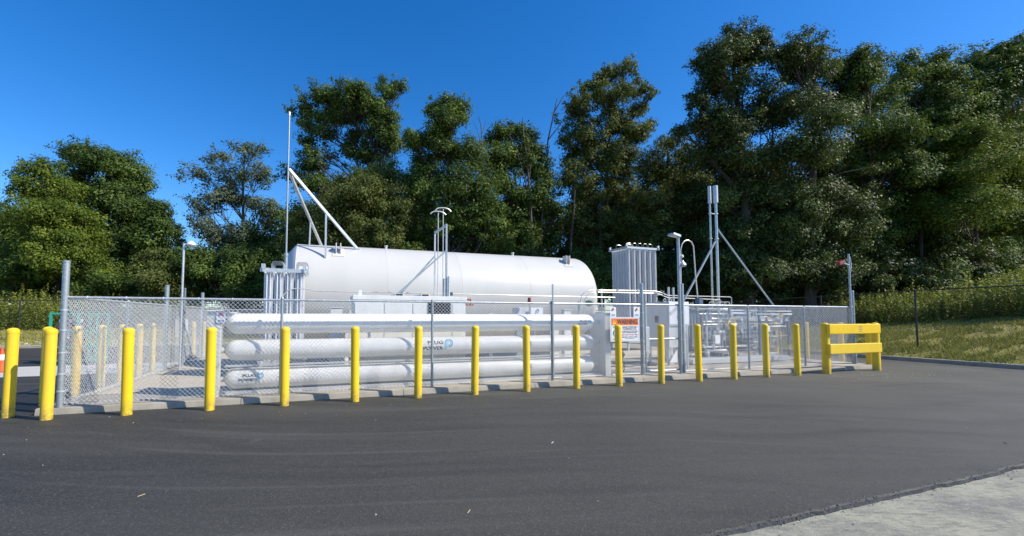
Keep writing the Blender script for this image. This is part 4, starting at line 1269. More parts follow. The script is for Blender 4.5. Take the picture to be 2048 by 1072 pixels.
MB().add([(gA[0], 1.36, .2), (gA[0] + .3, 1.36, .2), (gA[0] + .3, 1.36, .6), (gA[0], 1.38, .2), (gA[0] + .3, 1.38, .2), (gA[0] + .3, 1.38, .6)], [(0, 1, 2), (5, 4, 3), (0, 3, 4, 1), (1, 4, 5, 2), (2, 5, 3, 0)]).build('gusset', M['sign_white'], gc)
for x in (.1, .3):
    c = MB(); 
    pts = [(gA[0] + x + .045 * math.cos(k * math.pi / 6), 1.6, gz + .05 + .045 * math.sin(k * math.pi / 6)) for k in range(13)]
    c.tube(pts, 0.012, 6).build('lifting_ring', M['galv_light'], gc, smooth=True)
MB().tube([(gA[0] - .3, 1.3, PH + .4), (gA[0] - .3, 1.3, .95), (gA[0] - .25, 1.3, 1.0), (gA[0] - .05, 1.4, 1.0)], 0.015, 6).build('conduit', M['black'], gc, smooth=True)

# junction panels and hoses between sign and gate
jb = thing('hose_post', 'steel post with looped dark hoses and small white box left of the gate', 'utility post', (10.95, 0.6, PH))
MB().box(10.93, 10.98, 0.6, 0.65, PH, 1.35).build('post', M['galv_light'], jb)
MB().box(10.88, 11.03, 0.57, 0.6, 0.72, 0.92).build('junction_box', M['sign_white'], jb, bevel=0.005)
for k in range(3):
    MB().tube([(10.96 + .05 * k, .58, .72), (11.08 + .03 * k, .57, .55), (10.98 + .04 * k, .56, .42), (11.05 + .05 * k, .56, .3), (11.0 + .06 * k, .6, PH)], 0.012, 6).build('hose', M['black'], jb, smooth=True)
jb2 = thing('utility_panel', 'pale blue-tagged white panel board on a post right of the tube rack', 'panel', (10.55, 0.9, PH))
a, b = on_t(1195, 628, 1.0), on_t(1206, 686, 1.0)
MB().box(a[0], b[0], 1.0, 1.03, b[2], a[2]).build('board', M['sign_white'], jb2, bevel=0.004)
MB().box(a[0] + .02, a[0] + .06, .992, .999, a[2] - .25, a[2] - .12).build('tag', M['cyan'], jb2)
MB().box(a[0] + .04, a[0] + .08, 1.04, 1.08, PH, a[2]).build('post', M['galv'], jb2)

# ------------------------------------------------------------------ poles
lp = thing('light_pole', 'grey light pole at the gate with a flat lamp head and small fittings', 'lamp post', (12.33, -0.06, PH))
tp = on_t(1354, 474, -0.06); sL = tp[0]
sL = on_t(1360, 640, -0.06)[0]
MB().tube([(sL, -0.06, PH), (sL, -0.06, tp[2])], 0.036, 14).build('pole', M['galv'], lp, smooth=True)
MB().box(sL - .09, sL + .09, -.15, .03, PH, PH + .015).build('base_plate', M['galv'], lp)
hd = MB(); z = tp[2] + .02
hd.add([(sL + .03, -.13, z - .03), (sL - .24, -.17, z + .02), (sL - .24, .07, z + .02), (sL + .03, .03, z - .03), (sL + .05, -.12, z + .03), (sL - .20, -.15, z + .075), (sL - .20, .05, z + .075), (sL + .05, .02, z + .03)],
       [(0, 3, 2, 1), (4, 5, 6, 7), (0, 1, 5, 4), (1, 2, 6, 5), (2, 3, 7, 6), (3, 0, 4, 7)])
hdo = hd.build('lamp_head', M['galv_light'], lp, bevel=0.008)
MB().add([(sL - .02, -.12, z - .026), (sL - .21, -.15, z + .008), (sL - .21, .05, z + .008), (sL - .02, .02, z - .026)], [(0, 1, 2, 3)]).build('lens', M['glass'], hdo, recalc=False)
f1 = on_t(1363.5, 512, -0.1)
MB().lathe([(0.01, -.045), (.04, -.03), (.045, 0), (.035, .03), (.01, .042)], (sL + .09, -.08, f1[2]), 'z', 14).build('sensor_ball', M['sign_white'], lp, smooth=True)
MB().lathe([(0.06, -.07), (.09, -.03), (.085, 0), (.03, .06), (.02, .1)], (sL + .11, -.08, f1[2] - .2), 'z', 16).build('siren', M['galv_light'], lp, smooth=True)
MB().tube([(sL, -.06, f1[2] + .02), (sL + .09, -.08, f1[2] + .02)], .012, 6).build('arm', M['galv'], lp)
MB().tube([(sL, -.06, f1[2] - .17), (sL + .11, -.08, f1[2] - .17)], .012, 6).build('arm', M['galv'], lp)

ar = thing('conduit_arch', 'pale pipe bent in a tall hook behind the light pole', 'pipe', (13.4, 1.6, PH))
T3 = 1.6
MB().tube([on_t(1362, 575, T3), on_t(1361, 500, T3), on_t(1364, 488, T3), on_t(1369, 482, T3), on_t(1376, 480, T3), on_t(1383, 484, T3), on_t(1387, 493, T3), on_t(1391, 550, T3), on_t(1395, 590, T3), (on_t(1395, 590, T3)[0], T3, 1.7)], 0.018, 8).build('pipe', M['pipe_pale'], ar, smooth=True)
a = on_t(1398, 600, T3)
MB().box(a[0] - .08, a[0] + .08, T3 - .08, T3 + .08, 1.85, 2.1).build('motor_box', M['bluesteel'], ar, bevel=.01)

sp = thing('camera_pole', 'slim pole above the right fence corner carrying a red floodlight', 'pole', (19.1, -0.05, PH))
a = on_t(1697.5, 508, -0.05); sC = on_t(1701, 600, -.05)[0]
MB().tube([(sC, -.05, PH), (sC, -.05, a[2])], 0.028, 12).build('pole', M['galv'], sp, smooth=True)
r_ = on_t(1681, 525, -.2)
MB().bar((r_[0] - .12, -.2, r_[2] - .05), (r_[0] + .12, -.2, r_[2] + .03), 0.12, 0.10).build('floodlight', M['red'], sp, bevel=.01)
MB().tube([(r_[0] + .1, -.18, r_[2]), (sC, -.05, r_[2] - .03)], 0.018, 8).build('arm', M['galv_light'], sp, smooth=True)
MB().tube([(sC, -.05, a[2] - .03), (sC + .08, -.05, a[2] - .12), (sC + .12, -.05, r_[2] - .02), (sC + .05, -.07, r_[2] - .16), (sC - .1, -.1, r_[2] - .1)], 0.009, 6).build('cable', M['sign_white'], sp, smooth=True)

ll = thing('lamp_post', 'thin grey lamp post with a round hooded head beside the double gate', 'lamp post', (0.25, 6.0, PH))
d_ = ray(368, 487); k_ = (0.25 + CX * ca + CY * sa) / (d_[0] * ca + d_[1] * sa); _, lt = toL(d_[0] * k_, d_[1] * k_); lz = H + d_[2] * k_
ll.location = W(0.25, lt, PH); ORG[ll] = (Vector((0.25, lt, PH)), 1)
MB().tube([(.25, lt, PH), (.25, lt, lz)], 0.028, 10).build('pole', M['galv_light'], ll, smooth=True)
MB().tube([(.25, lt, lz - .02), (.36, lt, lz)], 0.02, 8).build('arm', M['galv_light'], ll, smooth=True)
hd = MB().lathe([(.11, -.04), (.125, -.02), (.12, 0), (.09, .045), (.05, .08), (.015, .095)], (.42, lt, lz - .01), 'z', 20).build('hood', M['white_box'], ll, smooth=True)
MB().lathe([(.02, -.065), (.095, -.058), (.108, -.04)], (.42, lt, lz - .01), 'z', 20).build('lens', M['glass'], hd, smooth=True)

# exhaust stacks behind the skid
T4 = 2.9
st = thing('exhaust_stacks', 'pair of tall thin vent stacks with thick tops braced to the pipe skid', 'vent stack', (on_t(1434, 600, T4)[0], T4, PH))
for (ut, ub, w, vt, vk) in ((1419.5, 1424, .034, 373, 407), (1431.5, 1436, .048, 372, 406)):
    a = on_t(ut, vt, T4 + (.25 if ut < 1425 else 0)); tt = a[1]
    sB = on_t((ut + ub) / 2, 490, tt)[0]
    k2 = on_t(ut, vk, tt)[2]
    MB().tube([(sB, tt, 1.2), (sB, tt, k2)], w, 14).build('stack_pipe', M['stainless'], st, smooth=True)
    MB().tube([(sB, tt, k2), (sB, tt, a[2])], w * 1.75, 14).build('silencer', M['galv_light'], st, smooth=True)
    for v in (428, 478):
        MB().lathe([(w + .02, -.015), (w + .03, 0), (w + .02, .015)], (sB, tt, on_t(1430, v, tt)[2]), 'z', 14).build('clamp', M['galv_light'], st, smooth=True)
    sBB = sB
MB().bar((sBB - .2, T4, on_t(1430, 428, T4)[2]), (sBB + .06, T4, on_t(1430, 428, T4)[2]), .04, .03).build('tie_bar', M['galv_light'], st)
e1 = on_t(1547, 611, 2.2); e2 = on_t(1364, 580, 1.8)
MB().bar((sBB + .05, T4, on_t(1434, 458, T4)[2]), e1, .045, .045).build('brace', M['galv'], st)
MB().bar((sBB - .05, T4, on_t(1425, 481, T4)[2]), (e2[0], 1.8, 1.95), .045, .045).build('brace', M['galv'], st)
for q in (0.0, ):
    MB().box(sBB - .4, sBB + .2, T4 - .15, T4 + .45, PH, 1.2).build('plinth_frame', M['bluesteel'], st)

# ------------------------------------------------------------------ pipe skid
KA, KB = on_t(1372, 611, 2.2)[0], on_t(1549, 611, 2.2)[0]
sk = thing('pipe_skid', 'blue-grey steel skid packed with stainless pipes, valves and gauges behind the right fence', 'pipe skid', (KA, 1.6, PH))
KT0, KT1 = 1.75, 2.6
for z in (1.90, ):
    for t in (KT0, KT1): MB().box(KA, KB, t - .03, t + .03, z - .05, z).build('top_beam', M['bluesteel'], sk)
for s in (KA, KA + (KB - KA) * .33, KA + (KB - KA) * .66, KB):
    for t in (KT0, KT1): MB().box(s - .03, s + .03, t - .03, t + .03, PH + .1, 1.85).build('upright', M['bluesteel'], sk)
    MB().box(s - .025, s + .025, KT0 + .03, KT1 - .03, 1.855, 1.90).build('cross_beam', M['bluesteel'], sk)
for s0_, s1_, z0_, z1_ in ((KA, KB, .55, .6), (KA, KB, 1.2, 1.24)):
    MB().box(s0_, s1_, KT1 - .02, KT1 + .02, z0_, z1_).build('rail', M['bluesteel'], sk)
a, b = on_t(1383, 714, 1.3), on_t(1576, 711, 1.3)
MB().box(a[0], b[0], 1.25, 1.33, PH + .03, PH + .17).build('base_beam', M['galv_light'], sk, bevel=.006)
MB().box(a[0], b[0], 1.33, 1.75, PH + .14, PH + .17).build('deck_plate', M['galv_light'], sk)
for k in range(5):
    s = a[0] + (b[0] - a[0]) * (k + .5) / 5; MB().box(s - .03, s + .03, 1.24, 1.25, PH, PH + .03).build('foot', M['galv'], sk)
MB().box(KA + .1, KB - .1, KT1 + .1, KT1 + .12, .3, 1.75).build('back_panel', M['bluesteel'], sk)
R2 = random.Random(21)
for k in range(80):
    z = R2.uniform(.28, 1.80); s0_ = R2.uniform(KA, KB - 1.0); s1_ = min(KB, s0_ + R2.uniform(.6, 2.2)); t = R2.uniform(KT0 - .12, KT1 - .05)
    r = R2.choice([.008, .012, .018, .03])
    zz = R2.choice([z, z + .15, z - .2])
    pts = [(s0_, t, z + R2.choice([-.25, .2, 0.01])), (s0_, t, z), (s1_, t, z), (s1_, t, zz)]
    MB().tube(pts, r, 8).build('pipe', M[R2.choice(['stainless', 'galv_light', 'pipe_pale', 'sign_white', 'galv_light'])], sk, smooth=True)
for k in range(56):
    z = R2.uniform(.3, 1.0); s0_ = R2.uniform(KA, KB); t = R2.uniform(KT0 - .15, KT1 - .05)
    MB().tube([(s0_, t, z), (s0_, t, min(1.8, z + R2.uniform(.3, 1.2)))], R2.choice([.008, .012, .02]), 8).build('pipe', M[R2.choice(['sign_white', 'galv_light', 'pipe_pale'])], sk, smooth=True)
for k in range(38):
    z = R2.uniform(.45, 1.7); s0_ = R2.uniform(KA + .1, KB - .1); t = KT0 - R2.uniform(.02, .2)
    v_ = MB().lathe([(.02, -.06), (.045, -.05), (.045, -.02), (.025, 0), (.025, .04), (.05, .05), (.05, .065)], (s0_, t, z), 'z', 10).build('valve', M[R2.choice(['sign_white', 'galv_light', 'yellow', 'bluesteel', 'galv_light'])], sk, smooth=True)
    MB().tube([(s0_, t, z + .06), (s0_ + R2.uniform(-.14, .14), t - .03, z + .07)], .009, 6).build('lever', M[R2.choice(['yellow', 'stainless', 'cyan'])], v_)
for (s0_, z) in ((.18, 1.45), (.4, 1.1), (.62, 1.5), (.85, 1.35), (.3, 1.62)):
    s = KA + (KB - KA) * s0_
    gq = MB().lathe([(.055, 0), (.055, .03), (.045, .034)], (s, KT0 - .2, z), 'y', 16).build('gauge', M['galv_light'], sk, smooth=True)
for (u0, u1, v0, v1) in ((1430, 1440, 670, 687), (1533, 1540, 653, 663)):
    a, b = on_t(u0, v0, 1.5), on_t(u1, v1, 1.5)
    MB().box(a[0], b[0], 1.49, 1.5, b[2], a[2]).build('tag_plate', M['sign_white'], sk)
    MB().box((a[0] + b[0]) / 2 - .01, (a[0] + b[0]) / 2 + .01, 1.5, 1.75, (a[2] + b[2]) / 2 - .01, (a[2] + b[2]) / 2 + .01).build('tag_arm', M['galv'], sk)
for u in (1400, 1425, 1447, 1455):
    a = on_t(u, 604, 2.0); q = MB()
    q.tube([(a[0] - .15, 2.0, 1.85), (a[0] - .15, 2.0, a[2] - .04), (a[0] - .10, 2.0, a[2]), (a[0] + .06, 2.0, a[2]), (a[0] + .1, 2.0, a[2] - .04), (a[0] + .1, 2.0, 1.85)], .012, 6)
    q.build('pipe_hoop', M['pipe_pale'], sk, smooth=True)
# small cabinets on posts right of the light pole
o = thing('switch_box', 'slim pale switch box on a post just right of the light pole', 'switch box', (12.95, 0.5, PH))
a, b = on_t(1365, 652, .5), on_t(1372, 700, .5)
MB().box(a[0], b[0] + .02, .5, .6, b[2], a[2]).build('box', M['grey_box'], o, bevel=.005)
MB().box(b[0] + .10, b[0] + .14, .55, .59, PH, a[2] + .02).build('post', M['galv_light'], o)
MB().bar((b[0] + .12, .57, a[2] - .05), (b[0], .55, a[2] - .05), .03, .03).build('arm', M['galv'], o)
# concrete equipment plinth block and hoses lying on the pad
for (s, t, L, lab) in ((11.3, 1.6, 1.7, 'dark hose lying on the pad behind the warning sign'), (12.2, 2.4, 1.3, 'dark hose curled on the pad behind the gate')):
    pts = [(s + L * k / 10, t + .12 * math.sin(k * 1.1), PH + .02) for k in range(11)]
    q = MB().tube(pts, .018, 6).build('hose', M['black'], None, smooth=True, loc=(s, t, PH)); meta(q, lab, 'hose')

# ------------------------------------------------------------------ left side: cone, cylinder rack
c = on_z(2, 745, 0)
cn = thing('traffic_cone', 'orange traffic cone with a white band at the far left edge', 'traffic cone', (c[0], c[1], 0.012))
MB().box(c[0] - .17, c[0] + .17, c[1] - .17, c[1] + .17, .012, .04).build('base', M['cone'], cn, bevel=.01)
prof = lambda z0_, z1_: [(.125 - .105 * (z0_ / .66), z0_ + .04), (.125 - .105 * (z1_ / .66), z1_ + .04)]
MB().lathe(prof(0, .30), (c[0], c[1], 0), n=24).build('lower_cone', M['cone'], cn, smooth=True)
MB().lathe([(r + .002, z) for r, z in prof(.30, .45)], (c[0], c[1], 0), n=24).build('reflective_band', M['sign_white'], cn, smooth=True)
MB().lathe(prof(.45, .64), (c[0], c[1], 0), n=24).build('upper_cone', M['cone'], cn, smooth=True)

r0 = on_z(97, 729, 0)
d_ = ray(195, 640); RT = r0[1]
k_ = (RT - CX * sa + CY * ca) / (-d_[0] * sa + d_[1] * ca); r1s, _ = toL(d_[0] * k_, d_[1] * k_)
RS0, RS1, RH, RD = r0[0], r1s, on_t(97, 625, RT)[2], 0.75
rk = thing('cylinder_rack', 'green steel rack for gas cylinders standing left of the compound', 'rack', (RS0, RT, 0))
for s in (RS0, (RS0 + RS1) / 2 + .1, RS1):
    for t in (RT, RT + RD): MB().box(s - .03, s + .03, t - .03, t + .03, 0, RH).build('upright', M['green'], rk)
for z in (.12, .55, 1.05, RH - .03):
    for t in (RT, RT + RD): MB().box(RS0 + .03, RS1 - .03, t - .022, t + .022, z - .03, z + .03).build('rail', M['green'], rk)
    for s in (RS0, RS1): MB().box(s - .022, s + .022, RT + .03, RT + RD - .03, z - .03, z + .03).build('side_rail', M['green'], rk)
MB().box(RS0, RS1, RT, RT + RD, .06, .09).build('floor_plate', M['green'], rk)
GC = 'brown gas cylinders in the green rack'
labs = ['brown gas cylinder with a white tag in the front of the green rack', 'brown gas cylinder beside the tagged one in the green rack', 'brown gas cylinder at the back of the green rack, behind its left upright', 'brown gas cylinder in the green rack right of the corner post, seen through mesh']
for k, (ds_, dt_) in enumerate(((.43, .20), (.16, .20), (.12, .54), (.70, .22))):
    s, t = RS0 + ds_, RT + dt_
    cy = thing('gas_cylinder', labs[k], 'gas cylinder', (s, t, .09), GC)
    MB().lathe([(.12, .09), (.125, .11), (.125, 1.12), (.11, 1.22), (.06, 1.30), (.03, 1.33)], (s, t, 0), n=20).build('bottle', M['brown'], cy, smooth=True)
    MB().lathe([(.04, 1.31), (.04, 1.42), (.02, 1.44)], (s, t, 0), n=12).build('valve_cap', M['sign_white'], cy, smooth=True)
    if k == 0: MB().box(s - .04, s + .04, t - .131, t - .127, .82, 1.02).build('tag', M['sign_white'], cy)

# ------------------------------------------------------------------ foliage generator
nr = np.random.default_rng(11)

def leaf_arrays(cent, nrm, L, Wd, tone):
    n = len(cent)
    rv = nr.normal(size=(n, 3))
    a = np.cross(nrm, rv); a /= np.linalg.norm(a, axis=1, keepdims=True) + 1e-9
    b = np.cross(nrm, a)
    L = L[:, None]; Wd = Wd[:, None]
    v = np.empty((n, 3, 3))
    v[:, 0] = cent - a * L * 0.42 - b * Wd * 0.55
    v[:, 1] = cent - a * L * 0.42 + b * Wd * 0.55
    v[:, 2] = cent + a * L * 0.58
    return v.reshape(-1, 3), tone

def leaf_object(name, V, tone, mt, parent=None, org=(0, 0, 0), k=3):
    n = len(V) // k
    me = bpy.data.meshes.new(name)
    me.vertices.add(k * n); me.loops.add(k * n); me.polygons.add(n)
    me.vertices.foreach_set('co', (V - np.array(org)).astype(np.float32).ravel())
    me.loops.foreach_set('vertex_index', np.arange(k * n, dtype=np.int32))
    me.polygons.foreach_set('loop_start', np.arange(0, k * n, k, dtype=np.int32))
    me.polygons.foreach_set('loop_total', np.full(n, k, dtype=np.int32))
    at = me.attributes.new('tone', 'FLOAT', 'FACE')
    at.data.foreach_set('value', tone.astype(np.float32))
    me.update(calc_edges=True)
    me.materials.append(mt)
    o = bpy.data.objects.new(name, me); col.objects.link(o)
    if parent is not None: o.parent = parent
    return o

def ell_pts(n):
    d = nr.normal(size=(n, 3)); d /= np.linalg.norm(d, axis=1, keepdims=True)
    return d

LEAVES = [0]
def crown(blobs, leafL, dens=1.0, shell=(0.2, 1.0), ncl=30, squash=0.85, tone0=0.45, loose=1.0):
    """blobs: (centre, rx, rz, weight).  Leaves gather in clumps near the surface of each blob."""
    Vs = []; Ts = []; cls = []
    for (c, rx, rz, wgt) in blobs:
        k = max(6, int(ncl * wgt))
        d = ell_pts(k)
        d[:, 2] = np.where(d[:, 2] < -0.55, -d[:, 2] * 0.6, d[:, 2])
        rad = nr.uniform(shell[0], shell[1], k) ** 0.8
        out = nr.random(k) < 0.22
        rad = np.where(out, nr.uniform(1.0, 1.3, k), rad)
        cc = np.array(c)[None] + d * rad[:, None] * np.array([rx, rx, rz])[None]
        cr = np.where(out, nr.uniform(0.12, 0.24, k), nr.uniform(0.24, 0.52, k)) * (rx + rz) / 2 * loose
        area = math.pi * rx * rz
        nl = int(area / (0.5 * leafL * leafL * 0.62) * 3.75 * dens)
        per = nr.multinomial(nl, (cr ** 2) / (cr ** 2).sum())
        idx = np.repeat(np.arange(k), per)
        # ragged clumps: points on sprays reaching out from the clump heart
        dd = ell_pts(len(idx)); rr = nr.uniform(0, 1, len(idx)) ** 0.45
        p = cc[idx] + dd * (rr * cr[idx])[:, None] * np.array([1.15, 1.15, squash])
        p += nr.normal(size=p.shape) * leafL * 0.5
        nm = dd * 0.75 + d[idx] * 0.35 + np.array([0, 0, .40]) + nr.normal(size=p.shape) * 0.34
        nm /= np.linalg.norm(nm, axis=1, keepdims=True)
        LL = leafL * nr.uniform(0.65, 1.3, len(idx))
        clt = nr.normal(0, 0.20, k)
        tone = np.clip(tone0 + clt[idx] + nr.normal(0, 0.12, len(idx)), 0, 1)
        v, t = leaf_arrays(p, nm, LL, LL * nr.uniform(.5, .75, len(idx)), tone)
        Vs.append(v); Ts.append(t); cls.append((c, cc, cr))
    LEAVES[0] += sum(len(t) for t in Ts)
    return np.concatenate(Vs), np.concatenate(Ts), cls

def limb(mb, p, q, r0, r1, wob=0.06, n=5, sides=5):
    p = Vector(p); q = Vector(q); L = (q - p).length
    pts = []; rs = []
    sag = Vector((rnd.uniform(-1, 1), rnd.uniform(-1, 1), rnd.uniform(0, 1))) * L * wob
    for k in range(n + 1):
        e = k / n
        j = Vector((rnd.uniform(-1, 1), rnd.uniform(-1, 1), rnd.uniform(-.6, .6))) * L * wob * 0.35 if 0 < k < n else Vector((0, 0, 0))
        pts.append(p.lerp(q, e) + sag * math.sin(math.pi * e) + j); rs.append(r0 + (r1 - r0) * e)
    mb.tube(pts, rs, sides)
    return pts

def tree(name, label, cat, d, u0, blobs, mt, group='trees behind the compound', leaf_k=0.0050, dens=1.0, trunk_r=0.22, ncl=26, tone0=0.45, lean=0.0, loose=1.0,
         trunks=1, twigs=0.45, weights=None, depth_k=0.85, fill=0.55):
    """blobs given as bearing and height (u, v, ru, rv) at distance d: turned into metres here"""
    B = []
    k = d / FPX
    for i, (u, v, ru, rv) in enumerate(blobs):
        dd = d + rnd.uniform(-1, 1) * ru * k * depth_k
        c = at_depth(u, v, dd)
        B.append((c, ru * dd / FPX * 1.10, rv * dd / FPX * 1.03, 1.0))
    if fill:
        base_b = list(B)
        for i, b in enumerate(base_b):
            near = sorted(base_b[:i] + base_b[i + 1:], key=lambda q: (q[0] - b[0]).length)[:2]
            for q in near:
                if rnd.random() < fill:
                    e = rnd.uniform(.4, .6)
                    B.append((b[0].lerp(q[0], e) + Vector((rnd.uniform(-.5, .5), rnd.uniform(-1, 1), rnd.uniform(-.3, .3))), (b[1] + q[1]) * .36, (b[2] + q[2]) * .40, .7))
    g0 = at_depth(u0, 600, d); s, t = toL(g0.x, g0.y)
    gz_ = ground_z(s, t)
    base = Vector((g0.x, g0.y, gz_))
    T_ = thing(name, label, cat, base, group, is_world=True)
    V, tone, cls = crown(B, leaf_k * d, dens, ncl=ncl, tone0=tone0, loose=loose)
    leaf_object('crown', V, tone, mt, T_, org=tuple(base))
    topc = max(B, key=lambda b: b[0].z)[0]
    wood = MB()
    mx = sum(b[0].x for b in B) / len(B); my = sum(b[0].y for b in B) / len(B)
    crown_low = min(b[0].z - b[2] for b in B)
    top = Vector((topc.x * .6 + mx * .4, topc.y * .6 + my * .4, topc.z))
    tpts = []; n = 9
    for q in range(n + 1):
        e = q / n
        w = Vector((math.sin(e * 5 + d) * .25, math.cos(e * 4 + d) * .2, 0)) * e
        x = base.lerp(Vector((mx, my, 0)).lerp(top, e), e ** 1.3)
        tpts.append(Vector((base.x + (top.x - base.x) * e ** 1.4, base.y + (top.y - base.y) * e ** 1.4, base.z - .2 + (top.z - base.z + .2) * e)) + w)
    wood.tube(tpts, [trunk_r * (1.25 if q == 0 else 1) * (1 - 0.86 * (q / n)) + .015 for q in range(n + 1)], 8)
    for (c, cc, cr) in cls:
        # leave the trunk well below the blob
        zt_ = c.z - max(1.0, (Vector((c.x, c.y, 0)) - Vector((mx, my, 0))).length * .9) - .4
        e = min(.93, max(.12, (zt_ - base.z) / (top.z - base.z)))
        a_ = tpts[min(n, int(e * n))]
        r_ = max(.035, trunk_r * (1 - .86 * e) * .55)
        pts = limb(wood, a_, c, r_, r_ * .35, .07)
        for q in range(len(cc)):
            if rnd.random() < twigs:
                m0 = pts[rnd.randint(2, len(pts) - 1)]
                limb(wood, m0, Vector(cc[q]), r_ * .35, .010, .08, 3, 3)
    wood.build('trunk', M['bark'], T_, smooth=True, recalc=False)
    return T_, base

def near_bits(T_, base, pts, r, name='dead_branch'):
    pass

GT = 'trees behind the compound'
tree('broadleaf_tree', 'tall dark rounded tree forming the peak of the left-hand group', 'tree', 36, 215,
     [(150, 312, 32, 34), (185, 330, 45, 42), (232, 335, 42, 40), (262, 372, 38, 45), (170, 395, 60, 52), (235, 420, 66, 60), (285, 445, 38, 50), (205, 490, 78, 56), (275, 515, 62, 52), (150, 450, 60, 60)], M['leaf_mid'], tone0=.34)
tree('broadleaf_tree', 'bright yellow-green tree at the front of the left-hand group', 'tree', 31, 120,
     [(85, 345, 34, 32), (70, 395, 36, 38), (120, 390, 50, 46), (100, 440, 60, 50), (150, 460, 48, 52), (80, 500, 66, 52), (140, 530, 66, 48)], M['leaf_light'], tone0=.38)
tree('broadleaf_tree', 'dark stepped tree on the right shoulder of the left-hand group, behind the lamp post', 'tree', 34, 320,
     [(312, 425, 26, 30), (338, 470, 26, 36), (305, 480, 40, 46), (330, 535, 44, 48), (270, 560, 60, 42), (345, 575, 50, 36)], M['leaf_mid'], tone0=.32)
tree('broadleaf_tree', 'low blue-green tree cut off by the left edge of the picture', 'tree', 36, 10,
     [(20, 455, 36, 28), (-20, 440, 40, 50), (0, 510, 52, 50), (40, 555, 55, 45), (-40, 560, 60, 50)], M['leaf_mid'], tone0=.42)
tree('sparse_tree', 'sparse grey-green tree with sky showing between its thin branches', 'tree', 38, 478,
     [(487, 305, 34, 24), (515, 300, 22, 12), (440, 318, 34, 20), (395, 352, 40, 20), (460, 352, 45, 24), (512, 360, 36, 30), (415, 400, 38, 22), (470, 405, 46, 30), (525, 420, 34, 36), (405, 452, 36, 26), (450, 480, 44, 34), (505, 475, 44, 40)],
     M['leaf_grey'], dens=.50, trunk_r=.2, tone0=.55, loose=.85, twigs=.95, fill=.2)
tree('broadleaf_tree', 'dark low tree between the lamp post and the left vaporiser', 'tree', 31, 470,
     [(385, 520, 34, 34), (425, 545, 46, 44), (480, 530, 48, 44), (530, 500, 40, 54), (550, 555, 44, 50), (440, 590, 60, 34), (510, 590, 60, 34)], M['leaf_mid'], tone0=.36)
tree('broadleaf_tree', 'tall open-crowned oak behind the vent mast, reaching left over the mast tip', 'tree', 30, 735,
     [(640, 195, 40, 26), (600, 228, 26, 18), (700, 185, 34, 28), (722, 205, 36, 32), (772, 178, 24, 26), (798, 175, 18, 18), (690, 240, 52, 34), (755, 238, 44, 38), (640, 270, 38, 24), (630, 310, 32, 18), (780, 290, 46, 40), (710, 310, 48, 40),
      (590, 350, 36, 20), (640, 372, 42, 26), (760, 360, 60, 50)], M['leaf_mid'], dens=.78, tone0=.40, twigs=.8, loose=.85)
tree('broadleaf_tree', 'olive brown-green tree behind the left half of the tank', 'tree', 27, 700,
     [(725, 375, 50, 36), (690, 415, 52, 40), (760, 410, 52, 44), (640, 450, 52, 40), (720, 460, 70, 46), (800, 450, 50, 50), (600, 490, 50, 36), (670, 495, 60, 36), (760, 500, 60, 36)], M['leaf_olive'], tone0=.36)
tree('broadleaf_tree', 'dense rounded tree with a narrow dome top above the middle of the tank', 'tree', 28, 900,
     [(888, 212, 30, 26), (915, 218, 26, 28), (893, 258, 44, 36), (868, 305, 46, 36), (928, 318, 50, 40), (830, 285, 24, 26), (850, 355, 50, 44), (915, 375, 60, 46), (962, 390, 34, 40), (860, 420, 50, 46), (930, 445, 60, 46), (985, 445, 34, 40), (880, 490, 70, 36), (965, 500, 50, 36)], M['leaf_mid'], tone0=.42)
tree('broadleaf_tree', 'slender tree with two bare dead spires right of the domed tree', 'tree', 32, 1055,
     [(1015, 268, 30, 24), (1052, 272, 26, 26), (985, 285, 20, 22), (990, 330, 34, 36), (1040, 325, 46, 40), (1085, 345, 28, 36), (1010, 385, 44, 42), (1070, 400, 44, 44), (1105, 430, 24, 36), (1060, 300, 30, 30), (1030, 450, 50, 42), (1085, 480, 40, 36), (1010, 505, 44, 30)], M['leaf_mid'], tone0=.40, dens=.85)
tree('broadleaf_tree', 'tall swaying tree with feathery tips above the right end of the tank', 'tree', 33, 1200,
     [(1250, 142, 30, 20), (1212, 150, 16, 22), (1185, 178, 26, 24), (1262, 182, 30, 28), (1225, 200, 40, 30), (1155, 225, 40, 34), (1278, 222, 24, 28), (1215, 258, 56, 40), (1165, 288, 50, 40), (1262, 278, 36, 34), (1300, 250, 16, 14), (1215, 330, 60, 44), (1155, 355, 44, 44), (1190, 400, 52, 46), (1240, 400, 44, 40), (1165, 440, 44, 40), (1220, 450, 50, 40), (1180, 490, 50, 36), (1240, 490, 44, 36), (1240, 340, 40, 40)],
     M['leaf_olive'], tone0=.40, dens=.85, twigs=.7, loose=.85)
tree('broadleaf_tree', 'mid-height yellow-green tree behind the right vaporiser', 'tree', 30, 1335,
     [(1338, 292, 34, 22), (1310, 320, 36, 26), (1365, 318, 34, 30), (1330, 360, 50, 34), (1385, 375, 34, 40), (1300, 400, 40, 40), (1350, 425, 48, 40), (1270, 440, 36, 44), (1320, 480, 54, 36), (1395, 470, 44, 44)], M['leaf_olive'], tone0=.34, dens=.8)
tree('broadleaf_tree', 'huge dark oak rising highest, behind the exhaust stacks', 'tree', 25, 1500,
     [(1470, 75, 34, 26), (1512, 78, 24, 22), (1440, 110, 36, 30), (1400, 125, 20, 16), (1500, 120, 50, 38), (1430, 165, 46, 38), (1395, 200, 24, 20), (1485, 190, 58, 44), (1405, 248, 40, 34), (1365, 262, 22, 18), (1460, 260, 62, 48), (1545, 240, 56, 50), (1420, 320, 56, 40),
      (1500, 330, 70, 50), (1440, 400, 66, 50), (1525, 410, 70, 50), (1480, 480, 80, 46), (1560, 490, 60, 46), (1450, 545, 60, 34), (1530, 550, 60, 34)], M['leaf_dark'], tone0=.42, trunk_r=.34)
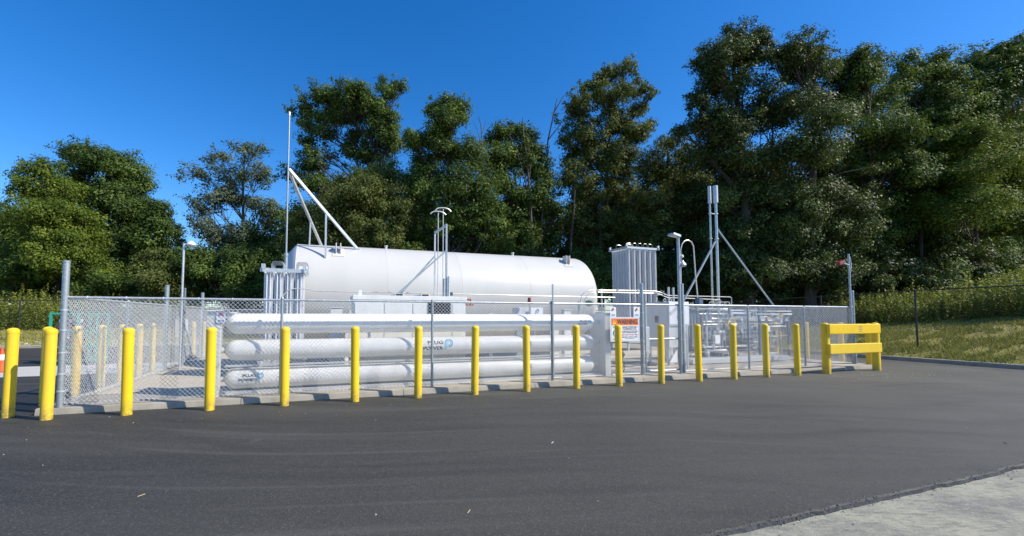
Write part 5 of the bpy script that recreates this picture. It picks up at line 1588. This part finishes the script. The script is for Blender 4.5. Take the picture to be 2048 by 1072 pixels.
tree('broadleaf_tree', 'broad dark tree immediately right of the highest oak, pale leaf glints on its face', 'tree', 24, 1620,
     [(1600, 95, 40, 30), (1570, 125, 34, 30), (1640, 105, 22, 22), (1610, 150, 52, 42), (1590, 220, 56, 48), (1650, 240, 60, 50), (1610, 310, 66, 52), (1670, 330, 56, 52), (1600, 400, 70, 52), (1670, 420, 66, 52), (1640, 490, 80, 48), (1600, 470, 60, 46), (1600, 545, 60, 34), (1670, 550, 60, 34)], M['leaf_dark'], tone0=.5, trunk_r=.3)
tree('broadleaf_tree', 'wide green tree with wind-combed branches under the right skyline', 'tree', 26, 1745,
     [(1715, 112, 26, 18), (1690, 135, 34, 28), (1752, 125, 30, 20), (1668, 165, 30, 30), (1730, 165, 46, 32), (1700, 215, 60, 42), (1770, 205, 44, 36), (1740, 270, 66, 46), (1800, 290, 46, 44), (1720, 340, 66, 50), (1790, 360, 60, 50), (1740, 430, 76, 52), (1700, 500, 70, 44), (1800, 470, 60, 50)], M['leaf_mid'], tone0=.34, trunk_r=.28)
tree('broadleaf_tree', 'tree with a small separate leafy tip right of the wind-combed tree', 'tree', 28, 1850,
     [(1880, 120, 26, 20), (1812, 135, 24, 30), (1850, 150, 36, 28), (1800, 175, 34, 30), (1890, 165, 36, 32), (1845, 205, 56, 40), (1905, 225, 44, 44), (1860, 280, 60, 50)], M['leaf_mid'], tone0=.46)
tree('broadleaf_tree', 'bright green leaning tree filling the lower right of the wood', 'tree', 26, 1960,
     [(1890, 300, 46, 36), (1945, 280, 48, 36), (2000, 300, 44, 36), (1870, 360, 60, 44), (1940, 350, 66, 44), (2020, 370, 60, 46), (1850, 430, 60, 46), (1925, 425, 66, 50), (2010, 450, 66, 50), (1880, 500, 66, 44), (1975, 515, 70, 44)], M['leaf_light'], tone0=.30)
tree('broadleaf_tree', 'blue-green tree on the skyline at the top right corner', 'tree', 30, 2000,
     [(1950, 130, 34, 28), (1990, 120, 34, 30), (2035, 105, 34, 30), (1960, 180, 50, 40), (2020, 175, 56, 46), (2080, 130, 50, 46), (1950, 240, 50, 44), (2020, 250, 66, 50), (2090, 230, 66, 60)], M['leaf_mid'], tone0=.42)
BK = 'back row trees filling the wood'
bk = [(585, 37, 440, 'leaf_mid', 'dark back-row tree low behind the vent mast'), (680, 38, 400, 'leaf_olive', 'back-row tree filling the gap below the open-crowned oak'), (800, 37, 390, 'leaf_dark', 'dark back-row tree left of the vent pipes'),
      (960, 38, 410, 'leaf_dark', 'dark back-row tree between the domed tree and the dead spires'), (1065, 39, 430, 'leaf_dark', 'dark back-row tree behind the dead spires'), (1165, 41, 470, 'leaf_dark', 'dark back-row tree low over the tank dome'),
      (1260, 37, 400, 'leaf_dark', 'dark back-row tree over the right vaporiser'), (1375, 36, 350, 'leaf_dark', 'dark back-row tree behind the light pole'), (1470, 34, 330, 'leaf_dark', 'dark back-row tree behind the exhaust stacks'),
      (1580, 33, 320, 'leaf_dark', 'dark back-row tree in the deepest shade right of the stacks'), (1690, 32, 310, 'leaf_dark', 'dark back-row tree behind the red floodlight'), (1800, 31, 300, 'leaf_dark', 'dark back-row tree over the black fence post'),
      (1910, 30, 310, 'leaf_mid', 'back-row tree behind the bright leaning tree'), (2030, 29, 320, 'leaf_mid', 'back-row tree at the right edge above the weeds')]
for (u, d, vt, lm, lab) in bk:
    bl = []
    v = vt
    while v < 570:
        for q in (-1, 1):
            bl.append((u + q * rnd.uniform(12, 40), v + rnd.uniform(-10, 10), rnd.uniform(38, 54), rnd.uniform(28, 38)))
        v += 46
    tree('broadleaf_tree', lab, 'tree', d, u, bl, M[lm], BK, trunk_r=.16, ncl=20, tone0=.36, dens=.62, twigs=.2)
# understory shrubs and young trees in front of the trunks
SH = 'shrubs at the foot of the wood'
us = [(610, 27, 'leaf_mid'), (850, 27, 'leaf_mid'), (1040, 28, 'leaf_dark'), (1180, 28, 'leaf_mid'), (1290, 28, 'leaf_dark'), (1400, 27, 'leaf_dark'), (1500, 27, 'leaf_dark'), (1600, 27, 'leaf_dark'), (1690, 27, 'leaf_mid'), (1790, 26.5, 'leaf_olive'), (1880, 26, 'leaf_mid'), (1980, 26, 'leaf_mid'), (60, 30, 'leaf_mid'), (200, 30, 'leaf_mid'), (330, 30, 'leaf_olive')]
ulab = ['dark shrub behind the left vaporiser', 'dark shrub behind the vent frame on the tank skyline', 'dark shrub showing just above the middle of the tank', 'dark shrub behind the domed right end of the tank', 'dark shrub behind the right vaporiser',
        'dark shrub behind the light pole', 'dark shrub behind the right brace of the stacks', 'dark shrub behind the right end of the front fence', 'shrub with pale glints behind the red floodlight pole', 'olive shrub above the weeds just right of the corner pole',
        'green shrub above the black fence post', 'green shrub over the weeds near the right edge', 'green shrub behind the rear weeds at the far left', 'green shrub behind the tall corner post', 'olive shrub under the lamp post head']
us += [(1350, 26, 'leaf_dark'), (1450, 25.5, 'leaf_dark'), (1550, 25.5, 'leaf_dark'), (1640, 25, 'leaf_dark'), (1735, 25, 'leaf_dark'), (1840, 25, 'leaf_dark'), (1930, 25, 'leaf_dark'), (2030, 25, 'leaf_mid'), (930, 27, 'leaf_dark'), (740, 27, 'leaf_dark')]
ulab += ['dark shrub between the right vaporiser and the light pole', 'dark shrub between the stacks and their left brace', 'dark shrub above the top rail of the pipe skid', 'dark shrub just left of the red floodlight', 'dark shrub between the corner pole and the weeds', 'dark shrub in the shade left of the black fence post', 'dark shrub in the shade right of the black fence post', 'shrub at the right edge above the bright weeds', 'dark shrub behind the tank top right of the vent stand', 'dark shrub behind the tank top near the mast brace foot']
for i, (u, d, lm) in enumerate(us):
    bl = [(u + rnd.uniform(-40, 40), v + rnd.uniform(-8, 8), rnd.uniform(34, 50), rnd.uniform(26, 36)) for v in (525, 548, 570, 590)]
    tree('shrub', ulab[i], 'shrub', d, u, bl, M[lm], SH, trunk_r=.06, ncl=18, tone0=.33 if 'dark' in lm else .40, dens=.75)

# bare dead trees between the crowns
def dead_tree(label, d, path, forks, r=0.12):
    p0 = at_depth(path[0][0], path[0][1], d); s, t = toL(p0.x, p0.y)
    base = Vector((p0.x, p0.y, ground_z(s, t)))
    T_ = thing('dead_tree', label, 'tree', base, None, is_world=True)
    mb = MB(); pts = [base] + [at_depth(u, v, d) for u, v in path[1:]]
    n = len(pts); mb.tube(pts, [r * (1 - .9 * i / (n - 1)) + .012 for i in range(n)], 7)
    mb.build('trunk', M['deadwood'], T_, smooth=True, recalc=False)
    for f in forks:
        mb = MB(); q = [at_depth(u, v, d) for u, v in f]; n = len(q)
        mb.tube(q, [r * .38 * (1 - .8 * i / (n - 1)) + .008 for i in range(n)], 5); mb.build('branch', M['deadwood'], T_, smooth=True, recalc=False)
dead_tree('bare dead tree with upright spires left of the gap in the canopy', 31.0, [(1062, 600), (1064, 480), (1060, 400), (1055, 330), (1047, 270), (1045, 235)],
          [[(1060, 400), (1045, 340), (1030, 290), (1020, 275)], [(1058, 370), (1062, 320), (1056, 280)], [(1056, 340), (1035, 300), (1018, 268)]], .13)
dead_tree('bare curved dead branch leaning right against the sky beside the tall swaying tree', 31.8, [(1075, 600), (1080, 480), (1092, 350), (1096, 280), (1108, 225), (1114, 196)],
          [[(1092, 350), (1080, 310), (1070, 290)], [(1096, 280), (1120, 250), (1140, 215)], [(1108, 225), (1125, 195), (1140, 182)]], .10)
dead_tree('thin bare twig spire above the shoulder of the domed tree', 29.5, [(960, 600), (963, 400), (965, 300), (962, 250), (957, 232)], [[(965, 300), (955, 260), (945, 240)], [(963, 270), (970, 250), (972, 236)]], .06)

# slim trunks standing in the shade between the crowns
GTK = 'slim trunks standing in the shade of the wood'
tk_lab = ['slim trunk in the shade right of the tank dome', 'slim trunk left of the right vaporiser', 'slim trunk behind the hooked pipe', 'slim trunk behind the right brace of the stacks', 'slim forked trunk deep in the wood left of the stacks', 'slim trunk deep in the wood right of the red floodlight', 'slim trunk above the black fence post', 'slim leaning trunk near the right edge of the wood']
for i, (u, d, v) in enumerate([(1142, 30, 380), (1210, 31, 400), (1385, 29, 380), (1560, 27, 400), (1300, 31, 360), (1760, 26, 380), (1850, 26, 400), (1960, 25, 400)]):
    p0 = at_depth(u, 600, d); s, t = toL(p0.x, p0.y)
    base = Vector((p0.x, p0.y, ground_z(s, t)))
    top = at_depth(u + rnd.uniform(-14, 14), v, d)
    mb = MB(); limb(mb, base - Vector((0, 0, .2)), top, .13, .05, .02, 6, 7)
    o = mb.build('tree_trunk', M['bark'], None, smooth=True, loc=tuple(base), is_world=True, recalc=False); meta(o, tk_lab[i], 'tree trunk', GTK)

# the wood behind as one mass
B = []
for i in range(54):
    u = -260 + i * 50; d = 46 + rnd.uniform(-4, 6)
    topv = 505 if u < 560 else 470 if u < 1300 else 400
    for v in (topv + rnd.uniform(-20, 30), topv + 60, 590):
        B.append((at_depth(u + rnd.uniform(-20, 20), v, d), 48 * d / FPX, 38 * d / FPX, 1.0))
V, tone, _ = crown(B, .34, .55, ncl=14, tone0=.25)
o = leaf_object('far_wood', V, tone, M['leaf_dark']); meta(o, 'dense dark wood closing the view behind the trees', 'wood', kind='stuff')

# ------------------------------------------------------------------ weeds and grass
def weeds(name, label, s0, s1, t0, t1, n, h0, h1, clump=0.9):
    cs = nr.uniform(s0, s1, n); ctt = nr.uniform(t0, t1, n)
    V = []; Tn = []; P = []; NM = []; LL = []; TT_ = []
    for i in range(n):
        s, t = cs[i], ctt[i]
        dens = noise.noise(Vector((s * .5, t * .5, 2.2)))
        if dens < -0.25 and rnd.random() < .6: continue
        hh = rnd.uniform(h0, h1) * (1 + .55 * dens + .35 * noise.noise(Vector((s * 1.7, t * 1.7, 7.7)))) * (1.25 if rnd.random() < .06 else 1)
        p = W(s, t, ground_z(s, t))
        lean = Vector((rnd.gauss(0, .10), rnd.gauss(0, .10), 1)).normalized()
        m = int(20 * hh) + 6
        tn = .45 + .2 * dens + rnd.gauss(0, .12)
        for k in range(m):
            e = (k + rnd.random()) / m
            q = p + lean * hh * e
            a = rnd.uniform(0, 6.283); rr = .10 * (1 - .5 * e) * rnd.uniform(.3, 1.3)
            P.append((q.x + math.cos(a) * rr, q.y + math.sin(a) * rr, q.z + rr * .3))
            NM.append((math.cos(a) * .7 + rnd.gauss(0, .3), math.sin(a) * .7 + rnd.gauss(0, .3), .5 + rnd.random() * .5))
            LL.append(rnd.uniform(.07, .14)); TT_.append(tn + .25 * (e - .5) + (.25 if e > .9 else 0))
    P = np.array(P); NM = np.array(NM); NM /= np.linalg.norm(NM, axis=1, keepdims=True)
    LL = np.array(LL); v, t = leaf_arrays(P, NM, LL, LL * .42, np.clip(np.array(TT_) + nr.normal(0, .08, len(TT_)), 0, 1))
    o = leaf_object(name, v, t, M['weed']); meta(o, label, 'weeds', kind='stuff')
weeds('tall_weeds', 'tall green and yellow weeds along the top of the right grass bank', 30.1, 34.4, -7, 14, 5000, 0.85, 1.4)
weeds('tall_weeds', 'tall weeds behind the rear grass strip on the left', 24.6 - 45, 5, 24.2, 27.2, 2600, 1.2, 1.9)

def blades(name, label, fn, n, Lr=(.05, .13)):
    P = np.empty((n, 3)); k = 0
    while k < n:
        s, t = fn()
        nn = noise.noise(Vector((s * .8, t * 1.9, 9.0)))
        if nn < -0.12 and rnd.random() < .85: continue
        w = W(s, t, ground_z(s, t)); P[k] = w; k += 1
    L = nr.uniform(Lr[0], Lr[1], n)
    d = nr.normal(size=(n, 3)) * .45; d[:, 2] = 1; d /= np.linalg.norm(d, axis=1, keepdims=True)
    sd = np.cross(d, nr.normal(size=(n, 3))); sd /= np.linalg.norm(sd, axis=1, keepdims=True)
    v = np.empty((n, 4, 3)); w_ = (L * .13)[:, None]
    v[:, 0] = P - sd * w_ - np.array([0, 0, .01]); v[:, 1] = P + sd * w_ - np.array([0, 0, .01]); v[:, 2] = P + d * L[:, None] + sd * w_ * .2; v[:, 3] = P + d * L[:, None] - sd * w_ * .2
    tn = np.clip(nr.normal(.45, .25, n), 0, 1)
    o = leaf_object(name, v.reshape(-1, 3), tn, M['blade'], k=4); meta(o, label, 'grass', kind='stuff')
blades('grass_tufts', 'patchy sunburnt grass on the right bank', lambda: (rnd.uniform(SK + .2, 31), rnd.uniform(-7, 14)), 90000)
blades('grass_tufts', 'patchy grass behind the rear kerb on the left', lambda: (rnd.uniform(-16, 10), rnd.uniform(TK + .2, 25)), 30000)

# ------------------------------------------------------------------ litter on the ground
def lumps(name, label, items, mt, cat):
    mb = MB()
    for (x, y, z, r) in items:
        n = 6; vs = []
        ph = rnd.random() * 6
        for k in range(n):
            a = ph + k * 2 * math.pi / n; rr = r * rnd.uniform(.7, 1.2); vs.append((x + rr * math.cos(a), y + rr * math.sin(a), z))
        for k in range(n):
            a = ph + k * 2 * math.pi / n; rr = r * rnd.uniform(.35, .7); vs.append((x + rr * math.cos(a), y + rr * math.sin(a), z + r * rnd.uniform(.5, .9)))
        fs = [tuple(range(n, 2 * n))] + [(k, (k + 1) % n, n + (k + 1) % n, n + k) for k in range(n)]
        mb.add(vs, fs)
    o = mb.build(name, mt, None, recalc=False); meta(o, label, cat, kind='stuff')
it = []
for k in range(120):
    s = rnd.uniform(-2, 21); it.append((s, rnd.gauss(-1.3, .6) if rnd.random() < .6 else rnd.uniform(-6, -.4), 0, rnd.uniform(.003, .009)))
for k in range(60):
    it.append((rnd.gauss(17.6, 1.0), rnd.gauss(-1.5, .35), 0, rnd.uniform(.008, .02)))
lumps('scattered_pebbles', 'pale pebbles scattered over the asphalt', it, M['stone'], 'pebbles')
it = []
for k in range(1500):
    s = rnd.uniform(4, 17); e = EDGE + .035 * noise.noise(Vector((s * 1.1, 0, 0)))
    it.append((s, e + rnd.gauss(.02, .03), -.030 if rnd.random() < .4 else 0, rnd.uniform(.002, .007)))
lumps('asphalt_crumbs', 'loose dark crumbs along the broken asphalt edge', it, M['crumb'], 'crumbs')
it = []
for k in range(70):
    it.append((rnd.uniform(4, 16), EDGE - rnd.uniform(.1, 2.2), -.03, rnd.uniform(.003, .009)))
lumps('gravel_bits', 'small grit on the pale old pavement', it, M['crumb'], 'grit')
for (u, v, L, lab, m_) in ((275, 994, .04, 'short pale straw lying on the dark asphalt at the lower left', 'strawcol'), (1103, 887, .05, 'white scrap on the asphalt below the middle of the tubes', 'sign_white'), (935, 1027, .035, 'thin pale straw on the asphalt near the bottom centre', 'strawcol'), (2013, 888, .06, 'dark twig on the asphalt at the right edge', 'bark')):
    p = on_z(u, v, 0)
    q = MB().bar((p[0], p[1], .004), (p[0] + L, p[1] + .04, .006), .005, .004).build('litter_scrap', M[m_], None, loc=(p[0], p[1], 0)); meta(q, lab, 'litter')
# rubble at the edge of the grass bank
it = []
for k in range(240):
    s, t = rnd.gauss(28.6, .8), rnd.uniform(-1, 5.5); r = rnd.uniform(.015, .06)
    it.append((s, t, ground_z(s, t) - .01, r))
for k in range(60):
    s, t = rnd.gauss(-9, 1.0), rnd.gauss(19.6, .3); r = rnd.uniform(.02, .09)
    it.append((s, t, ground_z(s, t) - .01, r))
lumps('bank_rubble', 'grey and brown stones lying on the bare patches of the grass bank', it, M['stone'], 'stones')
